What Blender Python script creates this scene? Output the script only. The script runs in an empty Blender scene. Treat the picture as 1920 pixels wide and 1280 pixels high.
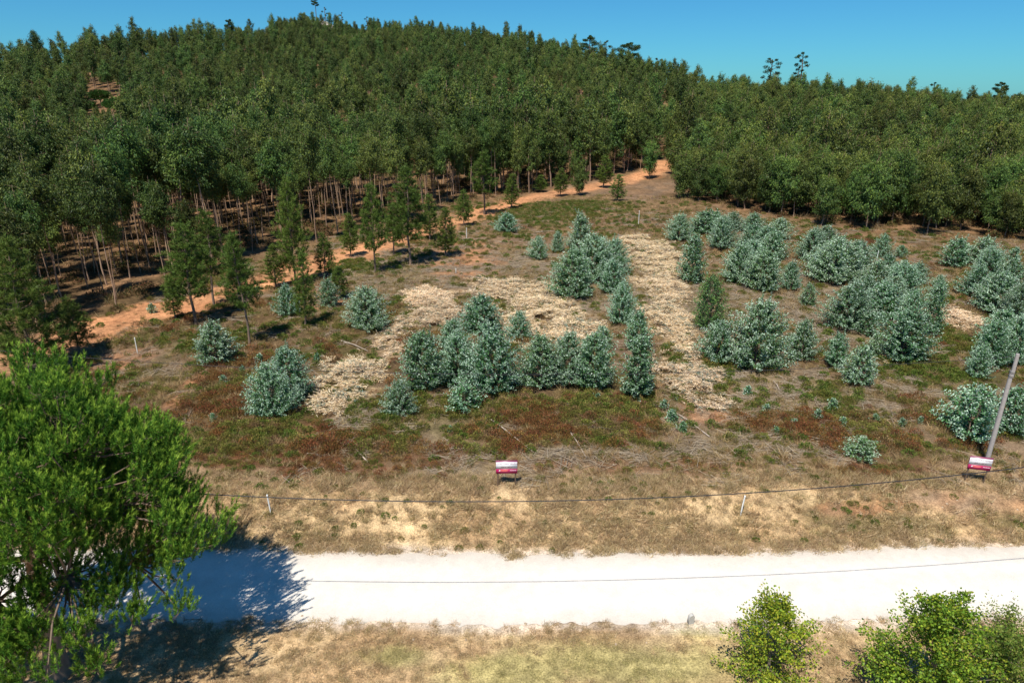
import bpy, math, random
import numpy as np
from mathutils import Vector

# ------------------------------------------------------------------ camera, sky, sun, exposure
random.seed(7)
RNG = np.random.default_rng(7)
scene = bpy.context.scene
COL = scene.collection
CAM_H, PITCH, FPX = 20.0, math.radians(20.0), 1283.0
cam_d = bpy.data.cameras.new('camera')
cam_d.sensor_width = 36.0
cam_d.lens = FPX / 1920 * 36.0
cam_d.clip_start, cam_d.clip_end = 0.5, 6000
cam = bpy.data.objects.new('camera', cam_d)
COL.objects.link(cam)
cam.location = (0, 0, CAM_H)
cam.rotation_euler = (math.pi / 2 - PITCH, 0, 0)
scene.camera = cam

SUN_EL = math.radians(62)
SUN_AZ = math.atan2(-0.38, -0.925)          # compass bearing of the sun seen from above, +Y is 0
world = bpy.data.worlds.new('World')
scene.world = world
world.use_nodes = True
wn, wl = world.node_tree.nodes, world.node_tree.links
wn.clear()
sky = wn.new('ShaderNodeTexSky')
sky.sky_type = 'NISHITA'
sky.sun_disc = False
sky.sun_elevation = SUN_EL
sky.sun_rotation = SUN_AZ
sky.altitude = 200
sky.air_density = 1.0
sky.dust_density = 0.15
sky.ozone_density = 2.0
tint = wn.new('ShaderNodeMixRGB')
tint.blend_type = 'MULTIPLY'
tint.inputs[0].default_value = 1.0
tint.inputs[2].default_value = (0.255, 0.79, 1.17, 1)
bg = wn.new('ShaderNodeBackground')
bg.inputs[1].default_value = 0.07
wo = wn.new('ShaderNodeOutputWorld')
wl.new(sky.outputs[0], tint.inputs[1])
wl.new(tint.outputs[0], bg.inputs[0])
wl.new(bg.outputs[0], wo.inputs[0])
sun_d = bpy.data.lights.new('sun', 'SUN')
sun_d.energy = 4.9
sun_d.angle = math.radians(0.53)
sun_d.color = (1.0, 0.95, 0.86)
sun = bpy.data.objects.new('sun', sun_d)
COL.objects.link(sun)
sun.location = (-30, -60, 120)
ldir = Vector((0.38 * math.cos(SUN_EL), 0.925 * math.cos(SUN_EL), -math.sin(SUN_EL)))
sun.rotation_euler = ldir.to_track_quat('-Z', 'Y').to_euler()
scene.view_settings.view_transform = 'Standard'
scene.view_settings.look = 'None'
scene.view_settings.exposure = 0.35
scene.view_settings.gamma = 1.0
scene.cycles.max_bounces = 5
scene.cycles.diffuse_bounces = 2
scene.cycles.glossy_bounces = 1
scene.cycles.transmission_bounces = 3

# ------------------------------------------------------------------ numeric helpers
def sstep(a, b, x):
    t = np.clip((x - a) / (b - a), 0, 1)
    return t * t * (3 - 2 * t)

def _hash(ix, iy, seed):
    h = (ix.astype(np.int64) * 374761393 + iy.astype(np.int64) * 668265263 + seed * 982451653) & 0x7fffffff
    h = ((h ^ (h >> 13)) * 1274126177) & 0x7fffffff
    return ((h ^ (h >> 16)) & 0xffff) / 65535.0

def vnoise(x, y, size, seed=0):
    x = np.asarray(x, float) / size; y = np.asarray(y, float) / size
    ix, iy = np.floor(x), np.floor(y)
    fx, fy = x - ix, y - iy
    fx = fx * fx * (3 - 2 * fx); fy = fy * fy * (3 - 2 * fy)
    a, b = _hash(ix, iy, seed), _hash(ix + 1, iy, seed)
    c, d = _hash(ix, iy + 1, seed), _hash(ix + 1, iy + 1, seed)
    return (a * (1 - fx) + b * fx) * (1 - fy) + (c * (1 - fx) + d * fx) * fy

def fbm(x, y, size, seed=0, oct=3):
    s, w, tot = 0, 1.0, 0
    for k in range(oct):
        s = s + w * vnoise(x, y, size / 2 ** k, seed + 17 * k); tot += w; w *= 0.55
    return s / tot

CP, SP = math.cos(PITCH), math.sin(PITCH)
def ray(px, py):
    u, v = (px - 960) / FPX, (640 - py) / FPX
    return np.array([u, CP + v * SP, -SP + v * CP])

# skyline as seen from the hill's foot: bearing, ridge distance, ridge height
SKY = [(-500, 95, 14, 430), (-200, 85, 14, 420), (0, 76, 14, 410), (230, 52, 14, 400), (430, 45, 13, 450), (520, 36, 5, 560),
       (580, 31, 4.5, 600), (640, 40, 6, 600), (720, 46, 9, 560), (850, 48, 12, 520), (980, 58, 13, 470),
       (1050, 70, 13, 430), (1110, 100, 10, 400), (1200, 118, 9, 380), (1300, 134, 9, 330), (1500, 136, 9, 310),
       (1600, 145, 9, 330), (1700, 158, 9, 380), (1920, 168, 9, 450), (2200, 170, 9, 450), (2700, 172, 9, 450)]
_az, _D, _Z = [], [], []
for px_, py_, th_, D_ in SKY:
    r_ = ray(px_, py_)
    hl = math.hypot(r_[0], r_[1])
    _az.append(math.atan2(r_[0], r_[1])); _D.append(D_); _Z.append(CAM_H + D_ * r_[2] / hl - th_)
_az, _D, _Z = np.array(_az), np.array(_D), np.array(_Z)

def H(x, y):
    x = np.asarray(x, float); y = np.asarray(y, float)
    bank = sstep(26.9, 30.2, y + 0.35 * (vnoise(x, y, 4, 3) - 0.5)) * (1.0 + 0.35 * (vnoise(x, y * 0, 14, 5) - 0.5))
    f = bank + np.clip(y - 30, 0, 90) * 0.026
    f = f + 0.5 * (fbm(x, y, 16, 11) - 0.5) * sstep(31, 45, y) + 0.16 * (vnoise(x, y, 2.2, 8) - 0.5) * sstep(30, 34, y)
    f = f + 0.07 * (vnoise(x, y, 1.1, 9) - 0.5) * (sstep(27.0, 28, y) + sstep(21.4, 20.5, y))
    f = f - 2.2 * sstep(-25, -70, x) * sstep(55, 110, y)
    s = np.hypot(x, y)
    az = np.arctan2(x, y)
    D = np.interp(az, _az, _D); Z = np.interp(az, _az, _Z)
    s0 = 125 + 55 * sstep(0.05, -0.45, az)
    t = (s - s0) / (D - s0)
    base = 3.2
    up = base + (Z - base) * np.clip(t, 0, 1) ** 1.2
    up = np.where(t > 1, Z - (s - D) * 0.22, up)
    up = np.maximum(up, -70) + 2.0 * (fbm(x, y, 45, 21) - 0.5) * sstep(0, 0.15, t) * sstep(1.0, 0.8, t)
    w = sstep(0.0, 0.12, t)
    return np.where(y > 5, f * (1 - w) + up * w, f)

def ground(px, py):
    r = ray(px, py)
    t = np.geomspace(8, 1500, 2500)
    P = np.array([0, 0, CAM_H])[None] + t[:, None] * r[None]
    d = P[:, 2] - H(P[:, 0], P[:, 1])
    i = int(np.argmax(d < 0)) if (d < 0).any() else len(t) - 1
    i = max(i, 1)
    w = d[i - 1] / (d[i - 1] - d[i] + 1e-9)
    p = P[i - 1] * (1 - w) + P[i] * w
    return p

def depth(p):
    return p[1] * CP + (CAM_H - p[2]) * SP

def project(x, y, z):
    dz = y * CP + (CAM_H - z) * SP
    up = y * SP + (z - CAM_H) * CP
    return 960 + FPX * x / dz, 640 - FPX * up / dz, dz

def ell(px, py, rx, ry):
    c = ground(px, py)
    a, b = ground(px, py - ry), ground(px, py + ry)
    return (c[0], c[1], rx * depth(c) / FPX, max(0.3, abs(a[1] - b[1]) / 2))

def zone(E, x, y, soft=0.35, warp=0.5, seed=31):
    m = np.zeros(np.shape(x))
    n = (fbm(x, y, 2.6, seed) - 0.5) * 2 * warp
    for cx, cy, rx, ry in E:
        d = np.sqrt(((x - cx) / rx) ** 2 + ((y - cy) / ry) ** 2)
        m = np.maximum(m, sstep(1 + soft, 1 - soft, d + n))
    return m

def pdist(poly, x, y):
    best = np.full(np.shape(x), 1e9)
    for (ax, ay), (bx, by) in zip(poly[:-1], poly[1:]):
        dx, dy = bx - ax, by - ay
        t = np.clip(((x - ax) * dx + (y - ay) * dy) / (dx * dx + dy * dy), 0, 1)
        best = np.minimum(best, np.hypot(x - ax - t * dx, y - ay - t * dy))
    return best

# ------------------------------------------------------------------ mesh helpers
class MB:
    def __init__(s): s.V, s.P, s.C, s.M, s.n = [], [], [], [], 0
    def add(s, V, F, C, mat=0):
        V = np.asarray(V, float); F = np.asarray(F, np.int64)
        s.V.append(V); s.P.append(F + s.n)
        C = np.asarray(C, float)
        if C.ndim == 1: C = np.repeat(C[None], len(V), 0)
        s.C.append(C); s.M.append(np.full(len(F), mat)); s.n += len(V)
    def mesh(s, name, mats, smooth=False):
        V = np.concatenate(s.V); C = np.concatenate(s.C)
        tot = np.concatenate([np.full(len(p), p.shape[1]) for p in s.P])
        L = np.concatenate([p.ravel() for p in s.P])
        me = bpy.data.meshes.new(name)
        me.vertices.add(len(V)); me.vertices.foreach_set('co', V.astype(np.float32).ravel())
        me.loops.add(len(L)); me.loops.foreach_set('vertex_index', L.astype(np.int32))
        me.polygons.add(len(tot))
        st = np.concatenate([[0], np.cumsum(tot)[:-1]])
        me.polygons.foreach_set('loop_start', st.astype(np.int32))
        me.polygons.foreach_set('loop_total', tot.astype(np.int32))
        me.polygons.foreach_set('material_index', np.concatenate(s.M).astype(np.int32))
        if smooth: me.polygons.foreach_set('use_smooth', np.ones(len(tot), bool))
        a = me.attributes.new('col', 'FLOAT_COLOR', 'POINT')
        a.data.foreach_set('color', np.concatenate([C, np.ones((len(C), 1))], 1).astype(np.float32).ravel())
        for m in (mats if isinstance(mats, (list, tuple)) else [mats]): me.materials.append(m)
        me.update(); me.validate()
        return me

def unit(a):
    return a / (np.linalg.norm(a, axis=-1, keepdims=True) + 1e-9)

def leaves(mb, C, A, B, L, W, col, mat=0, fold=0.0):
    """pointed leaf blades: centre line A, width direction B"""
    A = unit(A); B = unit(B - A * (B * A).sum(1, keepdims=True))
    L = np.broadcast_to(np.asarray(L, float), (len(C),))[:, None]
    W = np.broadcast_to(np.asarray(W, float), (len(C),))[:, None]
    N = np.cross(A, B) * fold
    mid = C + A * L * 0.42
    V = np.stack([C, mid + B * W / 2 + N * W, C + A * L, mid - B * W / 2 + N * W], 1).reshape(-1, 3)
    F = np.arange(len(C) * 4).reshape(-1, 4)
    mb.add(V, F, np.repeat(col, 4, 0), mat)

def blades(mb, C, A, B, L, W, col, mat=0, tipcol=None):
    """single triangle needles / grass blades"""
    A = unit(A); B = unit(B - A * (B * A).sum(1, keepdims=True))
    L = np.broadcast_to(np.asarray(L, float), (len(C),))[:, None]
    W = np.broadcast_to(np.asarray(W, float), (len(C),))[:, None]
    V = np.stack([C - B * W / 2, C + B * W / 2, C + A * L], 1).reshape(-1, 3)
    F = np.arange(len(C) * 3).reshape(-1, 3)
    cc = np.repeat(col, 3, 0)
    if tipcol is not None: cc[2::3] = tipcol
    mb.add(V, F, cc, mat)

def tube(mb, pts, rad, n=5, col=(0.2, 0.15, 0.1), mat=0, cap=False):
    pts = np.asarray(pts, float); rad = np.asarray(rad, float)
    k = len(pts)
    t = unit(np.gradient(pts, axis=0))
    ref = np.array([0.0, 0, 1]) if abs(t[0][2]) < 0.9 else np.array([1.0, 0, 0])
    a = unit(np.cross(t, ref)); b = np.cross(t, a)
    an = np.linspace(0, 2 * math.pi, n, endpoint=False)
    V = (pts[:, None] + rad[:, None, None] * (a[:, None] * np.cos(an)[None, :, None] + b[:, None] * np.sin(an)[None, :, None])).reshape(-1, 3)
    i = np.arange(k - 1)[:, None] * n; j = np.arange(n)[None]
    F = np.stack([i + j, i + (j + 1) % n, i + n + (j + 1) % n, i + n + j], -1).reshape(-1, 4)
    mb.add(V, F, col, mat)
    if cap: mb.add(V[-n:], np.arange(n)[None], col, mat)

def box(mb, c, s, col=(1, 1, 1), mat=0):
    c = np.asarray(c, float); s = np.asarray(s, float) / 2
    V = np.array([[x, y, z] for z in (-1, 1) for y in (-1, 1) for x in (-1, 1)]) * s + c
    F = [[0, 2, 3, 1], [4, 5, 7, 6], [0, 1, 5, 4], [2, 6, 7, 3], [0, 4, 6, 2], [1, 3, 7, 5]]
    mb.add(V, F, col, mat)

def pick(pal, n, rng=None, jit=0.18, w=None):
    rng = rng or RNG
    pal = np.asarray(pal, float)
    c = pal[rng.choice(len(pal), n, p=w)]
    return c * (1 + jit * rng.standard_normal((n, 1))).clip(0.5, 1.6)

def rand_dir(n, rng):
    return unit(rng.standard_normal((n, 3)))

# ------------------------------------------------------------------ materials
def mat_base(name):
    m = bpy.data.materials.new(name); m.use_nodes = True
    n, l = m.node_tree.nodes, m.node_tree.links
    return m, n, l, n['Principled BSDF'], n['Material Output']

def foliage_mat(name, transl=0.28, rough=0.5, vary=0.28, hue=0.02, spec=0.18):
    m, n, l, p, o = mat_base(name)
    at = n.new('ShaderNodeAttribute'); at.attribute_name = 'col'
    oi = n.new('ShaderNodeObjectInfo')
    hs = n.new('ShaderNodeHueSaturation')
    mr = n.new('ShaderNodeMapRange'); mr.inputs[3].default_value = 1 - vary; mr.inputs[4].default_value = 1 + vary
    m2 = n.new('ShaderNodeMath'); m2.operation = 'MULTIPLY'; m2.inputs[1].default_value = 7.31
    m3 = n.new('ShaderNodeMath'); m3.operation = 'FRACT'
    m4 = n.new('ShaderNodeMapRange'); m4.inputs[3].default_value = 0.5 - hue; m4.inputs[4].default_value = 0.5 + hue
    l.new(oi.outputs['Random'], mr.inputs[0]); l.new(oi.outputs['Random'], m2.inputs[0])
    l.new(m2.outputs[0], m3.inputs[0]); l.new(m3.outputs[0], m4.inputs[0])
    l.new(at.outputs['Color'], hs.inputs['Color']); l.new(mr.outputs[0], hs.inputs['Value']); l.new(m4.outputs[0], hs.inputs['Hue'])
    l.new(hs.outputs[0], p.inputs['Base Color'])
    p.inputs['Roughness'].default_value = rough
    p.inputs['Specular IOR Level'].default_value = spec
    if transl > 0:
        tr = n.new('ShaderNodeBsdfTranslucent'); mx = n.new('ShaderNodeMixShader')
        mx.inputs[0].default_value = transl
        l.new(hs.outputs[0], tr.inputs[0]); l.new(p.outputs[0], mx.inputs[1]); l.new(tr.outputs[0], mx.inputs[2])
        l.new(mx.outputs[0], o.inputs[0])
    return m

def bark_mat(name, rough=0.9, scale=9.0, amt=0.45, bump=0.4):
    m, n, l, p, o = mat_base(name)
    at = n.new('ShaderNodeAttribute'); at.attribute_name = 'col'
    tc = n.new('ShaderNodeTexCoord'); mp = n.new('ShaderNodeMapping'); mp.inputs['Scale'].default_value = (1, 1, 0.18)
    nz = n.new('ShaderNodeTexNoise'); nz.inputs['Scale'].default_value = scale; nz.inputs['Detail'].default_value = 5
    mr = n.new('ShaderNodeMapRange'); mr.inputs[3].default_value = 1 - amt; mr.inputs[4].default_value = 1 + amt
    mx = n.new('ShaderNodeVectorMath'); mx.operation = 'SCALE'
    bp = n.new('ShaderNodeBump'); bp.inputs['Strength'].default_value = bump
    l.new(tc.outputs['Object'], mp.inputs[0]); l.new(mp.outputs[0], nz.inputs['Vector'])
    l.new(nz.outputs['Fac'], mr.inputs[0]); l.new(at.outputs['Vector'], mx.inputs[0]); l.new(mr.outputs[0], mx.inputs['Scale'])
    l.new(mx.outputs[0], p.inputs['Base Color']); l.new(nz.outputs['Fac'], bp.inputs['Height']); l.new(bp.outputs[0], p.inputs['Normal'])
    p.inputs['Roughness'].default_value = rough
    return m

def soil_mat(name, amt=0.5, scales=(0.35, 2.2, 14.0), bump=0.6, rough=0.95, warm=None):
    """base colour from the surface's own soil colours, broken up by three sizes of grain"""
    m, n, l, p, o = mat_base(name)
    at = n.new('ShaderNodeAttribute'); at.attribute_name = 'col'
    tc = n.new('ShaderNodeTexCoord')
    cur = at.outputs['Vector']
    hsum = None
    for k, sc in enumerate(scales):
        nz = n.new('ShaderNodeTexNoise'); nz.inputs['Scale'].default_value = sc; nz.inputs['Detail'].default_value = 6
        nz.inputs['Roughness'].default_value = 0.62
        l.new(tc.outputs['Object'], nz.inputs['Vector'])
        mr = n.new('ShaderNodeMapRange'); mr.inputs[1].default_value = 0.3; mr.inputs[2].default_value = 0.7
        a = amt * (0.6, 0.8, 1.0)[k]
        mr.inputs[3].default_value = 1 - a; mr.inputs[4].default_value = 1 + a
        mx = n.new('ShaderNodeVectorMath'); mx.operation = 'SCALE'
        l.new(nz.outputs['Fac'], mr.inputs[0]); l.new(cur, mx.inputs[0]); l.new(mr.outputs[0], mx.inputs['Scale'])
        cur = mx.outputs[0]; hsum = nz
    l.new(cur, p.inputs['Base Color'])
    bp = n.new('ShaderNodeBump'); bp.inputs['Strength'].default_value = bump; bp.inputs['Distance'].default_value = 0.06
    l.new(hsum.outputs['Fac'], bp.inputs['Height']); l.new(bp.outputs[0], p.inputs['Normal'])
    p.inputs['Roughness'].default_value = rough
    p.inputs['Specular IOR Level'].default_value = 0.1
    return m

def plain_mat(name, col, rough=0.5, noise=0.15, scale=20.0, metal=0.0):
    m, n, l, p, o = mat_base(name)
    tc = n.new('ShaderNodeTexCoord')
    nz = n.new('ShaderNodeTexNoise'); nz.inputs['Scale'].default_value = scale; nz.inputs['Detail'].default_value = 4
    mr = n.new('ShaderNodeMapRange'); mr.inputs[3].default_value = 1 - noise; mr.inputs[4].default_value = 1 + noise
    rgb = n.new('ShaderNodeRGB'); rgb.outputs[0].default_value = (*col, 1)
    mx = n.new('ShaderNodeVectorMath'); mx.operation = 'SCALE'
    l.new(tc.outputs['Object'], nz.inputs['Vector']); l.new(nz.outputs['Fac'], mr.inputs[0])
    l.new(rgb.outputs[0], mx.inputs[0]); l.new(mr.outputs[0], mx.inputs['Scale']); l.new(mx.outputs[0], p.inputs['Base Color'])
    p.inputs['Roughness'].default_value = rough; p.inputs['Metallic'].default_value = metal
    return m

M_EUC = foliage_mat('eucalyptus_foliage', 0.2, 0.5, 0.40, 0.028)
M_JUV = foliage_mat('juvenile_eucalyptus_foliage', 0.10, 0.45, 0.18, 0.02)
M_PINE = foliage_mat('pine_needles', 0.25, 0.5, 0.2, 0.01)
M_BROAD = foliage_mat('broad_leaves', 0.35, 0.45, 0.12, 0.01)
M_DRY = foliage_mat('dry_grass', 0.25, 0.8, 0.22, 0.012, 0.15)
M_HEATH = foliage_mat('heath', 0.2, 0.8, 0.3, 0.025, 0.15)
M_DEAD = foliage_mat('dead_leaves', 0.2, 0.7, 0.12, 0.006, 0.2)
M_BARK = bark_mat('bark')
M_TWIG = bark_mat('twig', scale=20)
M_SOIL = soil_mat('soil')
M_ROAD = soil_mat('pale_gravel', 0.09, (0.35, 1.8, 16.0), 0.35)
M_ROCK = soil_mat('rock', 0.3, (0.8, 3, 16), 0.6)

# ------------------------------------------------------------------ tagging
def obj(name, me, parent=None, loc=None, rot=None, sc=None):
    o = bpy.data.objects.new(name, me); COL.objects.link(o)
    if parent is not None: o.parent = parent
    if loc is not None: o.location = loc
    if rot is not None: o.rotation_euler = rot
    if sc is not None: o.scale = sc if hasattr(sc, '__len__') else (sc, sc, sc)
    return o
def tag(o, label=None, cat=None, group=None, kind=None):
    if label: o['label'] = label
    if cat: o['category'] = cat
    if group: o['group'] = group
    if kind: o['kind'] = kind
    return o
def thing(name, label, cat, loc, rz=0, sc=None, group=None, tilt=(0, 0)):
    o = obj(name, None, None, loc, (tilt[0], tilt[1], rz), sc)
    o.empty_display_size = 0.3
    return tag(o, label, cat, group)

# ------------------------------------------------------------------ zones on the ground
EDGE = [(-400, 640), (-200, 640), (0, 628), (120, 622), (217, 592), (300, 555), (400, 515), (500, 478), (560, 460), (620, 447), (700, 425),
        (780, 405), (850, 386), (930, 372), (1000, 360), (1080, 346), (1160, 328), (1215, 316), (1248, 303), (1272, 345),
        (1300, 376), (1380, 398), (1500, 416), (1600, 430), (1750, 440), (1920, 455), (2200, 470), (2600, 480)]
_ea, _ey = [], []
for a_, b_ in EDGE:
    g_ = ground(a_, b_); _ea.append(g_[0] / g_[1]); _ey.append(g_[1])
def edge_y(x, y): return np.interp(np.asarray(x) / np.maximum(y, 1), _ea, _ey)
TRACK = [tuple(ground(a, b)[:2]) for a, b in [(-260, 745), (0, 690), (140, 630), (300, 585), (480, 532), (580, 500), (640, 482), (720, 458), (800, 432), (860, 412), (930, 392),
                                              (1000, 372), (1090, 355), (1180, 337), (1225, 322), (1252, 306)]]
Z_BARE = [ell(*a) for a in [(310, 770, 16, 90), (640, 490, 60, 22), (870, 480, 60, 45), (620, 555, 45, 25), (240, 675, 60, 28), (1320, 770, 50, 25), (560, 810, 40, 16), (1800, 940, 130, 22), (1600, 955, 60, 10), (310, 890, 20, 40)]]
Z_LITTER = [ell(*a) for a in [(1120, 520, 250, 60), (760, 510, 110, 40), (1500, 560, 120, 60), (1480, 740, 160, 60), (1200, 850, 330, 25), (900, 870, 250, 22), (660, 800, 60, 50), (850, 820, 60, 40), (1720, 760, 120, 50), (1420, 830, 160, 35), (1400, 620, 60, 60)]]
Z_HEATH = [ell(*a) for a in [(1040, 790, 220, 50), (470, 830, 110, 45), (720, 850, 110, 35), (1180, 800, 80, 40), (1560, 800, 150, 40), (420, 740, 90, 60), (930, 830, 120, 30), (1750, 770, 80, 40), (600, 830, 60, 30), (1620, 890, 90, 16), (1480, 860, 70, 20)]]
Z_GREEN = [ell(*a) for a in [(830, 770, 130, 35), (700, 780, 60, 40), (660, 500, 45, 10), (1130, 760, 90, 18), (1330, 670, 70, 25), (1750, 690, 90, 45), (1560, 740, 50, 30), (520, 800, 60, 25), (1000, 395, 90, 18), (1080, 385, 70, 14), (380, 640, 80, 25), (1600, 970, 90, 25), (1700, 985, 110, 20), (1880, 980, 60, 20), (1120, 830, 40, 20), (1350, 690, 40, 20), (950, 760, 60, 18), (1800, 650, 60, 40), (760, 800, 120, 25)]]
Z_RUST = [ell(*a) for a in [(450, 865, 90, 22), (560, 870, 70, 22), (700, 880, 60, 18), (1040, 870, 60, 16), (1150, 880, 80, 18), (1300, 875, 120, 16), (830, 860, 90, 18), (590, 800, 35, 30), (1700, 890, 110, 22)]]
Z_LAWN = [ell(*a) for a in [(1180, 1240, 180, 40), (960, 1260, 120, 30), (1300, 1180, 60, 14), (740, 1230, 60, 20)]]
Z_BRUSH = [ell(*a) for a in [(1225, 480, 54, 32), (1245, 540, 42, 32), (1262, 615, 42, 44), (1292, 712, 60, 42), (945, 545, 70, 22), (1010, 588, 72, 46), (1075, 628, 48, 22), (800, 560, 48, 18), (815, 590, 50, 20), (738, 632, 32, 34), (655, 718, 56, 42), (1795, 602, 40, 20)]]
Z_CLEAR = [ell(212, 187, 40, 5)]
UP_Y = [(x, y) for x, y in [(-900, 27.2)] + [tuple(ground(a, b)[:2]) for a, b in [(0, 1027), (330, 1028), (560, 1033), (960, 1040), (1400, 1035), (1650, 1025), (1920, 1022)]] + [(900, 27.2)]]
LO_Y = [(x, y) for x, y in [(-900, 22.0)] + [tuple(ground(a, b)[:2]) for a, b in [(0, 1168), (150, 1165), (560, 1165), (960, 1172), (1400, 1166), (1920, 1158)]] + [(900, 22.0)]]
def road_hi(x): return np.interp(x, [p[0] for p in UP_Y], [p[1] for p in UP_Y])
def road_lo(x): return np.interp(x, [p[0] for p in LO_Y], [p[1] for p in LO_Y])

def soil_colour(x, y):
    n1, n2, n3 = fbm(x, y, 7, 41), fbm(x, y, 2.0, 43), fbm(x, y, 22, 47)
    def L(c): return np.array(c)[None]
    straw, tan, brown, grey = L((0.45, 0.315, 0.17)), L((0.37, 0.24, 0.125)), L((0.105, 0.066, 0.032)), L((0.165, 0.112, 0.072))
    olive, rust, orange, ash = L((0.085, 0.075, 0.025)), L((0.12, 0.045, 0.022)), L((0.42, 0.205, 0.10)), L((0.20, 0.150, 0.088))
    def mix(a, b, t): return a * (1 - t[:, None]) + b * t[:, None]
    c = mix(straw, tan, sstep(0.35, 0.7, n2))
    c = mix(c, grey, 0.6 * sstep(29.4, 31.2, y + 2 * (n1 - 0.5)))
    fld = sstep(31.5, 34.5, y + 3 * (n1 - 0.5))
    fc = mix(mix(grey, brown, sstep(0.35, 0.65, n1)), olive, 0.75 * sstep(0.48, 0.7, n3 * 0.5 + n2 * 0.5))
    c = mix(c, fc, fld)
    c = mix(c, L((0.22, 0.13, 0.07)), 0.7 * sstep(62, 88, y + 10 * (n1 - 0.5)) * sstep(0.3, 0.6, n2))
    c = mix(c, ash, 0.75 * zone(Z_LITTER, x, y))
    c = mix(c, brown * 1.1, 0.7 * zone(Z_HEATH, x, y, .6, .9))
    c = mix(c, olive, 0.7 * zone(Z_GREEN, x, y, .6, .9))
    c = mix(c, rust, 0.6 * zone(Z_RUST, x, y, .5, .8))
    c = mix(c, mix(orange * 0.8, grey * 1.3, sstep(.35, .7, n2)), 0.8 * zone(Z_BARE, x, y, .5, .7))
    c = mix(c, L((0.30, 0.27, 0.10)), 0.7 * zone(Z_LAWN, x, y, 0.6, 0.7))
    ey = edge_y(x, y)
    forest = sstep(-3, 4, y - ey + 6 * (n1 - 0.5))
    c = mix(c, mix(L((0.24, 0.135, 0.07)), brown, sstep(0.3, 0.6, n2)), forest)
    td = pdist(TRACK, x, y)
    c = mix(c, mix(L((0.44, 0.195, 0.09)), L((0.50, 0.255, 0.125)), n2), sstep(4.2, 1.6, td + 3.6 * (n2 - 0.5)) * (0.75 + 0.25 * sstep(.3, .6, n1)) * sstep(40, 50, y))
    c = mix(c, L((0.26, 0.165, 0.09)), 0.8 * zone(Z_CLEAR, x, y, 0.3, 0.2))
    c = mix(c, L((0.44, 0.31, 0.175)), 0.75 * zone(Z_BRUSH, x, y, .35, .9) * sstep(.40, .50, fbm(x, y, 0.9, 190)))
    # pale dust thrown out along the road
    dst = np.minimum(np.abs(y - road_hi(x)), np.abs(y - road_lo(x)))
    c = mix(c, L((0.62, 0.52, 0.42)), 0.75 * sstep(0.7, 0.05, dst + 0.6 * (n2 - 0.5)))
    return c

# ------------------------------------------------------------------ ground sheet and road
def spaced(segs):
    out = []
    for a, b, n in segs: out.append(np.linspace(a, b, n, endpoint=False))
    return np.concatenate(out + [np.array([segs[-1][1]])])
gx = spaced([(-2500, -700, 12), (-700, -160, 70), (-160, -52, 90), (-52, 52, 290), (52, 160, 90), (160, 700, 70), (700, 2500, 12)])
gy = spaced([(-600, 0, 12), (0, 14, 20), (14, 50, 130), (50, 110, 130), (110, 220, 80), (220, 760, 110), (760, 2600, 16)])
X, Y = np.meshgrid(gx, gy)
x, y = X.ravel(), Y.ravel()
z = H(x, y)
inside = (y < road_hi(x) - 0.15) & (y > road_lo(x) + 0.15)
z = np.where(inside, z - 0.03, z)
mb = MB()
nx, ny = len(gx), len(gy)
i = np.arange(ny - 1)[:, None] * nx + np.arange(nx - 1)[None]
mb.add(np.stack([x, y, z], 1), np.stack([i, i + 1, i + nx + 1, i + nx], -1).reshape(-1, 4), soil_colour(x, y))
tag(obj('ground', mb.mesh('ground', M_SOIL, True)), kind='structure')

rx = spaced([(-900, -60, 30), (-60, -28, 100), (-28, 28, 460), (28, 60, 100), (60, 900, 30)])
rt = np.linspace(0, 1, 15)
lo = road_lo(rx) + 0.35 * (fbm(rx, rx * 0, 3.6, 61) - 0.5) + 0.28 * (vnoise(rx, rx * 0, 0.3, 62) - 0.5)
hi = road_hi(rx) + 0.45 * (fbm(rx, rx * 0, 1.9, 63) - 0.5) + 0.2 * (vnoise(rx, rx * 0, 0.5, 64) - 0.5)
XX = np.repeat(rx[:, None], len(rt), 1); YY = lo[:, None] + (hi - lo)[:, None] * rt[None]
zz = 0.008 + 0.06 * np.clip(1 - np.abs(rt - 0.5) * 2.0, 0, 1) ** 0.8
ZZ = np.repeat(zz[None], len(rx), 0) + 0.02 * (vnoise(XX, YY, 1.5, 66) - 0.5) * (rt > 0.02) * (rt < 0.98)
ZZ = np.maximum(ZZ, 0.006)
i = np.arange(len(rx) - 1)[:, None] * len(rt) + np.arange(len(rt) - 1)[None]
nn = fbm(XX, YY, 5, 67).ravel()[:, None]; ed = (np.abs(rt - 0.45) * 2)[None].repeat(len(rx), 0).ravel()[:, None] ** 3
trk = np.exp(-((rt - .27) / .09) ** 2) + np.exp(-((rt - .66) / .09) ** 2)
trk = trk[None] * (0.5 + fbm(XX, YY * 0, 9, 68))
rc = np.array([0.70, 0.645, 0.565])[None] * (1 + .07 * (trk.ravel()[:, None] - .5)) * (1 - 0.06 * nn) * (1 - ed * 0.14) * np.array([1, 0.985, 0.97])[None] ** (ed * 3)
mb = MB(); mb.add(np.stack([XX, YY, ZZ], -1).reshape(-1, 3), np.stack([i, i + len(rt), i + len(rt) + 1, i + 1], -1).reshape(-1, 4), rc)
tag(obj('road', mb.mesh('road', M_ROAD, True)), kind='structure')

# ------------------------------------------------------------------ instanced ground cover and far woods
SRC = {}
def source(name, meshes):
    c = bpy.data.collections.new(name)
    for k, me in enumerate(meshes):
        o = bpy.data.objects.new('%s_%02d' % (name, k), me); c.objects.link(o)
    return c

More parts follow.
